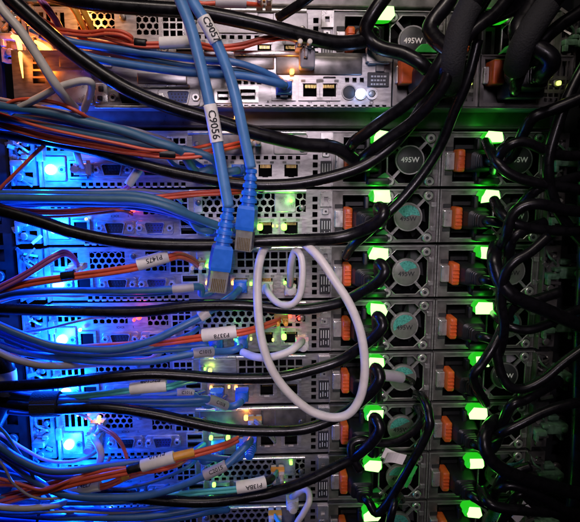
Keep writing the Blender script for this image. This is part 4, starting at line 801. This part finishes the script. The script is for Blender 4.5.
c = fibre('aqua fibre cord with white label P13BA near the bottom', [(120, 499, 40), (150, 497, 46), (180, 493, 52), (197, 491, 56), (237, 487.5, 60), (265, 482, 58), (272, 478, 50), P(277, 471, 30)], 'aqua_fibre', r=1.3, gap=2.4, end=(P(277.5, 470, 16), dict(clip='amber_plastic')))
c.sleeve((237, 488), (265, 482.5), 4.6, 'white_label', 'P13BA', 4.4, flip=True, roll=.3); c.sleeve((266, 481.5), (272, 478.5), 2.9, 'black_plastic', name='strain_relief')
c = fibre('pair of pale fibre plugs in the lowest server', [(292, 560, 40), (284, 530, 40), (278, 520, 34), P(275, 515, 26)], 'aqua_fibre', r=1.2, gap=2, end=(P(275, 513, 16),))
c = fibre('pale fibre plugs beside the amber light of the eighth server', [(275, 440, 10), (268, 432, 22), (260, 424, 30), P(255, 420, 24)], 'grey_cable', r=1.1, gap=2, end=(P(255, 419.5, 14),))
c = fibre('grey fibre plug on the projecting server under the orange cords', [(303, 47, 44), (306, 50, 56), P(306, 57, 58)], 'grey_cable', pair=False, r=1.3)
b = MB(); a_ = P(299, 70, 44); e_ = P(314, 50, 44); b.rbox(a_.x, e_.x, a_.z, e_.z, -54, -42, 1.6, 1.2); c.put(b, 'plug_body', 'grey_cable', 40)

fibre('second orange fibre cord alongside the one with the amber clip', [(-30, 506, 48), (5, 495, 52), (48, 483, 56), (90, 473.5, 58), (120, 468, 58), (150, 469, 52), (176, 463, 40), (188, 456, 16)], r=1.3, gap=2.4)
fibre('red fibre cord rising from the lower left edge across the pink one', [(-30, 474, 58), (0, 479, 60), (22, 485, 61), (44, 490, 62), (66, 482, 62), (88, 474, 56), (104, 466, 40), (110, 458, 16)], pair=False, r=1.4)
fibre('second red fibre cord just under the one passing behind the blue plugs', [(-30, 210, 36), (0, 212, 38), (35, 214, 38), (70, 213, 38), (100, 210, 36), (122, 208, 26), (132, 212, 8)], r=1.1, gap=2)
fibre('thin orange cord over the black band of the upper orange fibre', [(-30, 104, 56), (0, 114, 58), (40, 127, 60), (80, 136, 60), (120, 144, 58), (150, 150, 56), (180, 150, 50), (204, 146, 40), (222, 141, 20)], pair=False, r=1.2)
# ------------------------------------------------------------------ black power cords
PW = 'power cord'
def inlet(k, n, y=0): return Vector(((-84.2 if n == 0 else 2.0)+26, y, -44.45*(k+1)+20.5))
def cord(label, pts, r=4.1, group='black power cords', plug=None, n=12, name='power_cord', keep=False):
    pts = [p if isinstance(p, Vector) else P(*p) for p in pts]
    if plug:
        pos, out = plug; lead = pos+out*14+Vector((0, -40, 0))
        while not keep and len(pts) > 3 and ((pts[-1]-lead).dot(out) < 5 or (pts[-1]-lead).length < 12): pts.pop()
        pts = pts+[pos+out*14+Vector((0, -40, 0)), pos+out*3+Vector((0, -34, 0)), pos+Vector((0, -27, 0))]
    c = Cable(name, label, PW, pts, r, 'black_cord', group, n=n)
    if plug:
        pos = plug[0]; b = MB(); T = Matrix.Translation(pos)
        b.loft([[Vector((x*1.0, y, z)) for x, z in rrect(-w_, w_, -h_, h_, min(w_, h_)*.45)] for y, w_, h_ in ((10, 11, 8.5), (-8, 11, 8.5), (-10, 10.5, 8), (-19, 9, 7), (-20.5, 6, 5.4), (-21.4, 5.9, 5.5), (-21.8, 4.7, 4.6), (-22.6, 4.7, 4.6), (-23, 5.7, 5.3), (-24.6, 5.6, 5.2), (-25, 4.6, 4.5), (-25.8, 4.6, 4.5), (-26.2, 5.4, 5.1), (-27.8, 5.3, 5), (-28.2, 4.5, 4.4), (-30, 4.5, 4.4))], T)
        c.put(b, 'plug', 'black_plastic', 40)
    return c
U = Vector
cord('black power cord slanting from the top left corner to the third server', [(-20, -30, 70), (14, 2, 70), (43, 28, 68), (69, 50, 66), (100, 72, 66), (130, 90, 66), (168, 106, 64), (211, 119, 62), (249, 131, 60), (275, 138, 58), (304, 144.5, 54), (336, 148, 50)], 4.7, plug=(inlet(0, 0), U((-.7, 0, -.2))), keep=True)
cord('black power cord along the top edge dipping to the first server', [(30, -14, 62), (60, -3, 62), (100, 4, 62), (150, 8, 62), (190, 11, 62), (230, 18, 62), (270, 27, 62), (304, 36, 60), (338, 43, 58), (366, 40, 54)], 4.9, plug=(inlet(-2, 0, 3), U((-.7, 0, -.3))), keep=True)
cord('black power cord under the orange fibre with the black band', [(-20, 128, 38), (30, 138, 40), (60, 143, 44), (100, 152, 46), (140, 164, 48), (190, 176, 50), (243, 184, 52), (285, 184.5, 54), (319, 179.5, 56), (357, 168.5, 58), (383, 153, 58), (402, 135, 58), (422, 108, 60), (440, 72, 66), (458, 38, 68), (482, 4, 68), (505, -40, 68)], 4.1)
cord('black power cord across the row of the hanging blue plugs', [(-30, 203, 58), (0, 210, 60), (39, 221, 61), (72, 232, 62), (110, 240, 62), (150, 244, 62), (212, 245, 62), (262, 241, 64), (300, 240, 64), (336, 238, 62), (358, 232, 64), (376, 223, 70), (384, 213, 71), (379, 208, 62)], 4.4, plug=(inlet(1, 0), U((.4, 0, .05))), keep=True)
cord('black power cord passing behind the foot of the small white curl', [(-30, 308, 50), (0, 309, 50), (60, 311, 50), (110, 312, 50), (150, 311, 50), (192, 306, 50), (243, 305.5, 50), (285, 309, 50), (311, 308.5, 51), (342, 302, 54), (360, 293, 59), (377, 282, 67), (385, 271, 69), (379, 264, 61)], 4.0, plug=(inlet(2, 0), U((.4, 0, .05))), keep=True)
cord('black power cord entering the big white loop at mid height', [(-30, 389, 58), (0, 387, 58), (40, 384.5, 60), (77, 381, 60), (115, 376.5, 60), (150, 374, 58), (185, 375.5, 56), (217, 378, 56), (255, 378.5, 56), (284, 376.5, 56), (313, 369.5, 56), (339, 361, 56), (357, 350, 59), (375, 336, 67), (383, 325, 69), (377, 317, 61)], 4.0, plug=(inlet(3, 0), U((.4, 0, .05))), keep=True)
cord('black power cord held by the strap, sweeping under the big white loop', [(-30, 398, 46), (0, 403, 50), (30, 407, 54), (57, 409, 55), (103, 407.5, 56), (150, 413.5, 56), (192, 422.5, 56), (230, 429.5, 56), (272, 431, 56), (304, 429, 56), (330, 420.5, 56), (352, 408, 59), (371, 392, 66), (380, 378, 68), (375, 369, 60)], 4.1, plug=(inlet(4, 0), U((.4, 0, .05))), keep=True)
cord('lowest long black power cord, rising from bottom left to the right', [(-20, 455, 40), (20, 470, 42), (50, 480, 46), (100, 491, 50), (140, 498, 54), (180, 501.5, 56), (214, 501.5, 56), (249, 496.5, 56), (275, 491.5, 56), (304, 482, 57), (339, 465.5, 57), (356, 456, 59), (373, 441, 66), (380, 428, 68), (374, 419, 60)], 4.1, plug=(inlet(5, 0), U((.4, 0, .05))), keep=True)
# left column plugs with cords leaving up to the right
cord('black power cord curving below its green light, third row from the bottom, left column', [(360, 470, 60), (352, 455, 58), (352, 444, 56), (362, 440, 56), (378, 443, 56), (392, 442, 55), (406, 436, 52), (418, 426, 46), (422, 416, 34), (418, 408, 14)], 3.4)
cord('black power cord under the white paper tab, left column', [(416, 394, 12), (423, 398, 34), (429, 416, 46), (425, 438, 48), (416, 452, 52), (404, 465, 56), (391, 474, 57), (378, 480, 55)], 3.5, plug=(inlet(6, 0), U((.9, 0, -.3))))
cord('black power cord looping round the lowest green light, left column', [(402, 500, 14), (398, 496, 36), (392, 512, 50), (384, 530, 54), (368, 540, 54), (352, 528, 54), (345, 508, 54), (352, 494, 54), (366, 491, 54), (376, 497, 50)], 3.2, plug=(inlet(7, 0), U((.9, 0, -.1))))
cord('black power cord rising to the right past the 495W hub of the fourth server', [(478, 40, 74), (468, 78, 72), (454, 112, 66), (440, 146, 60), (424, 172, 57), (404, 197, 56), (384, 217, 56), (362, 237, 54), (352, 246, 46), (346, 256, 30)], 3.5)
cord('black power cord with pale sleeve crossing the fan of the seventh server', [(412, 382, 4), (408, 380, 22), (402, 378, 36), (392, 376, 42), (380, 375, 44), (372, 374, 40), (367, 373, 26), (365, 373, 10)], 3.0).sleeve((381, 375.5), (401, 378), 4.4, 'grey_cable', name='pale_sleeve')
# tall cords climbing at the upper right
def climb(label, pts, r, **k): return cord(label, pts, r, group='power cords climbing at upper right', **k)
climb('glossy black cord climbing from the third row beside the lit green handle', [(352, 156, 12), (350, 150, 40), (354, 142, 56), (366, 133, 62), (385, 119, 66), (404, 106, 72), (424, 88, 78), (440, 62, 84), (452, 40, 84), (476, 8, 82), (500, -30, 80)], 4.0)
climb('glossy black cord just right of the one beside the lit green handle', [(362, 166, 14), (362, 160, 44), (374, 149, 60), (392, 136, 66), (412, 122, 72), (430, 104, 80), (444, 84, 86), (452, 62, 88), (470, 34, 88), (496, 12, 86), (520, -20, 80)], 3.8)
climb('black cord dropping from the top edge to the first left power supply', [(400, -30, 58), (388, -8, 60), (374, 12, 60), (366, 28, 58), (370, 40, 57), (382, 48, 60), (404, 54, 66), (424, 66, 70), (434, 80, 60)], 4.8)
climb('short black cord at the top edge, left of the first power supply', [(278, 18, 44), (292, 9, 50), (304, 1, 54), (330, -20, 58)], 3.3)
climb('thick black cord descending right of the 495W hub at the top', [(466, -30, 70), (448, 2, 72), (430, 30, 74), (414, 52, 78), (405, 62, 80)], 5.2, plug=(Vector((BX(424, 76)[0], -PB-10, BO.z+17)), U((.3, 0, .6))))
climb('thick black cord arching over the top right orange latch', [(560, -30, 60), (520, 4, 70), (494, 16, 78), (474, 26, 82), (458, 42, 84), (450, 60, 84), (446, 78, 76), (440, 88, 56)], 4.8)
climb('thick black cord dropping to the right power supply of the projecting server', [(545, -30, 66), (530, 8, 74), (518, 34, 80), (512, 54, 84)], 6.0, plug=(Vector((BX(516, 78)[0], -PB-10, BO.z+17)), U((-.1, 0, .6))))
climb('black cord slanting down from the top right corner', [(610, -10, 76), (580, 12, 78), (560, 25, 78), (544, 39, 78), (526, 60, 76), (516, 84, 66), (516, 92, 48)], 4.2)
climb('black cord sagging under the projecting server at the far right', [(610, 82, 72), (580, 98, 70), (549, 111, 66), (530, 121, 62), (510, 134, 56)], 4.0, plug=(inlet(0, 1), U((.9, 0, .2))))
climb('black sleeved cord bundle hanging before the left power supply of the projecting server', [(500, -40, 84), (478, -8, 88), (462, 22, 90), (455, 48, 90), (452, 68, 86), (450, 82, 72), (449, 88, 52)], 6.2).sleeve((470, 5), (450, 84), 7.4, 'black_cloth', name='braided_sleeve')
climb('dark cord bundle hanging before the right power supply of the projecting server', [(600, -50, 84), (560, -10, 88), (536, 22, 90), (522, 46, 88), (516, 66, 78), (514, 76, 58)], 6.4).sleeve((548, 5), (516, 68), 7.6, 'black_cloth', name='braided_sleeve')
# right column
def right(label, pts, r=3.7, **k): return cord(label, pts, r, group='power cords of the right column', **k)
right('black cord leaving the third server to the right, its top edge shining', [(610, 196, 60), (580, 190, 62), (540, 183.5, 62), (514, 176, 60), (498, 164, 56), (490, 150, 44), (486, 142, 26)])
right('black cord leaving the fourth server up to the right', [(610, 168, 50), (566, 180, 56), (536, 190, 58), (522, 196, 58), (506, 203, 56), (490, 209, 52)], plug=(inlet(1, 1), U((.9, 0, .1))))
right('black cord running level to the right edge from the fourth server', [(610, 232, 62), (580, 231, 62), (552, 230.5, 62), (530, 228, 62), (512, 222, 60), (500, 212, 52), (494, 200, 36)])
right('black cord rising from the plug of the fifth server to the level cord', [(545, 222, 58), (528, 229, 60), (512, 240, 60), (498, 252, 58), (484, 262, 54)], plug=(inlet(2, 1), U((.9, 0, .1))))
right('heavy black cord drooping right from the fifth server across the sixth', [(610, 338, 64), (575, 323, 66), (544, 309.5, 66), (517, 298, 66), (505, 288, 64), (497, 274, 60), (494, 258, 54), (496, 246, 40)], 5.2)
right('black cord rising from the plug of the sixth server', [(560, 292, 60), (532, 301, 60), (512, 308, 58), (496, 316, 56), (484, 321, 52)], plug=(inlet(3, 1), U((.9, 0, .1))))
right('black cord looping down from the seventh server then up to the right edge', [(610, 330, 62), (567, 360, 62), (544, 379, 62), (524, 388.5, 61), (509, 386, 60), (500, 370, 58), (496.5, 348, 56), (500, 332, 52), (506, 318, 36)], 3.6)
right('black cord running up from the plug of the seventh server', [(510, 318, 44), (502, 330, 52), (493, 347, 57), (482, 364, 58), (473, 378, 56)], 3.6, plug=(inlet(4, 1), U((.3, 0, -.4))), keep=True)
right('black cord from the plug of the eighth server up to the right', [(560, 380, 50), (540, 391, 56), (524, 400, 58), (509, 409, 58), (494, 418, 57), (480, 425, 54)], 3.9, plug=(inlet(5, 1), U((.9, 0, .1))))
right('heavy black cord falling and bending right below the eighth server', [(610, 500, 62), (580, 494, 64), (557, 488, 64), (524, 478.5, 64), (502, 469, 63), (489, 457, 62), (484, 441, 58), (488, 428, 50), (496, 420, 34)], 5.0)
right('black cord rising from the plug of the ninth server', [(530, 466, 60), (516, 471, 60), (502, 477, 58), (488, 483, 56), (474, 487, 52)], plug=(inlet(6, 1), U((.9, 0, -.1))))
right('black cord bending right along the bottom edge', [(610, 514, 60), (560, 512, 62), (528, 510.5, 62), (502, 508, 60), (488, 502, 56), (482, 490, 44)], 4.2)
right('black cord arched above the one along the bottom edge', [(600, 530, 56), (550, 512, 58), (532, 502, 58), (515, 497, 58), (498, 502, 56), (484, 512, 52)], 3.4, plug=(inlet(7, 1), U((.9, 0, .1))))
right('dark blue cable hanging down the far right edge', [(610, -20, 30), (594, 60, 34), (586, 160, 34), (584, 240, 34), (582, 330, 34), (580, 420, 34), (568, 540, 34)], 4.4)
right('second dark cable hanging beside the dark blue one', [(620, 60, 40), (588, 140, 40), (584, 260, 40), (580, 350, 42), (578, 440, 42), (572, 540, 42)], 5.0)

for (lab, pts, r_) in (
    ('black cord arched across the fan of the third server, right column', [(610, 150, 58), (570, 156, 60), (545, 150, 62), (524, 142, 62), (508, 146, 60), (498, 158, 52), (494, 170, 26)], 3.6),
    ('black cord hooking down across the fan of the fourth server, right column', [(610, 214, 66), (566, 210, 68), (540, 204, 68), (522, 207, 66), (511, 218, 64), (506, 236, 60), (500, 250, 44), (496, 258, 22)], 3.9),
    ('black cord swinging down the right column from the fifth to the seventh server', [(548, 236, 66), (530, 252, 68), (514, 262, 68), (504, 276, 66), (501, 300, 62), (504, 326, 60), (500, 350, 50), (492, 362, 24)], 3.7),
    ('black cord crossing the fan of the sixth server to the right edge', [(610, 300, 54), (572, 312, 56), (548, 324, 58), (526, 330, 58), (508, 326, 54), (498, 318, 40), (494, 314, 20)], 3.4),
    ('black cord crossing low over the fan of the eighth server, right column', [(610, 398, 58), (570, 404, 60), (544, 412, 60), (520, 424, 60), (500, 434, 56), (490, 440, 34), (488, 442, 12)], 3.8),
    ('black cord crossing the fan of the ninth server toward the lower right corner', [(610, 536, 62), (570, 514, 64), (540, 496, 64), (514, 486, 62), (500, 488, 56), (490, 494, 30), (488, 496, 10)], 3.6),
    ('black cord weaving over the far right cords in the upper half', [(600, 40, 60), (574, 84, 62), (556, 130, 64), (548, 170, 64), (560, 214, 60), (590, 250, 58)], 3.8)):
    right(lab, pts, r_)
# strap, paper tab, tags
q = P(46.5, 404, 50); o = empty('cable_strap', q); tag(o, 'black hook-and-loop strap round the cables at the left', 'strap')
b = MB(); rr = []
for x_, k_ in ((-9.4, .97), (-8.8, 1), (8.8, 1), (9.4, .97)):
    rr.append([Vector((x_, math.cos(a)*9*k_, math.sin(a)*9.2*k_)) for a in [i*math.pi/10 for i in range(20)]])
b.loft(rr); b.build('band', 'black_cloth', o, 40)
b = MB(); b.rbox(-9, 9, -3, 3.5, -10, -8.6, .6, .3); b.build('loose_end', 'black_cloth', o)
q = P(403, 457, 60)
o = empty('paper_tab', q); tag(o, 'crumpled white paper tab stuck to a power cord, left column near the bottom', 'paper tab')
def sheet(b, pts, th=.35):
    n = len(pts); v = [Vector(p) for p in pts]+[Vector(p)+Vector((0, th, 0)) for p in pts]
    f = [tuple(range(n)), tuple(range(2*n-1, n-1, -1))]+[(i, (i+1) % n, n+(i+1) % n, n+i) for i in range(n)]; b.add(v, f)
def flag(b, L, H, turn, curl):                 # a label folded round a cord, its two halves curling apart
    for s_ in (-1, 1):
        n_ = 6; top = []; bot = []
        for i in range(n_+1):
            t = i/n_; a = curl*t*t*s_; x = L*t; y = -4.4+s_*.25-math.sin(a)*L*t*.5
            top.append((x, y, H/2+.12*L*t)); bot.append((x, y, -H/2+.12*L*t))
        ca, sa = math.cos(turn), math.sin(turn)
        for i in range(n_):
            sheet(b, [(p[0]*ca-p[2]*sa, p[1], p[0]*sa+p[2]*ca) for p in (bot[i], bot[i+1], top[i+1], top[i])], .3)
b = MB(); flag(b, 15, 8, 2.75, .7); b.build('folded_paper', 'white_label', o)
q = P(408, 473, 60); o = empty('green_tag', q); tag(o, 'thin green plastic tag dangling across the fan, left column near the bottom', 'tag')
b = MB(); sheet(b, [(-4, -5, -8), (-2, -6, -8.5), (2, -6, 0), (6, -4, 7), (4, -4, 8), (-1, -6, 0)]); b.build('strip', 'green_tab', o)
q = P(512, 462, 40); o = empty('green_tag', q); tag(o, 'pale green tag strip on the fan of the ninth server, right column', 'tag')
b = MB(); sheet(b, [(-9, -3, -1), (-4, -4, 1), (3, -4, 1.6), (8, -3, 4), (6, -3, 0), (-2, -4, -1.6)]); b.build('strip', 'holo_teal', o)
q = P(512, 517, 56); o = empty('paper_tab', q); tag(o, 'white paper label on the cord at the bottom edge, right column', 'paper tab')
b = MB(); flag(b, 16, 7, .75, .5); b.build('folded_paper', 'white_label', o)
# curved paper label on the left post bundle
c = cord('thick dark cable bundle on the left post carrying a printed white label', [(-14, 330, 40), (-2, 352, 44), (6, 374, 46), (4, 400, 44), (-10, 430, 40)], 7.0, group=None)
s_ = c.sleeve((7, 369), (5.5, 391), 7.25, 'white_label', name='paper_label')
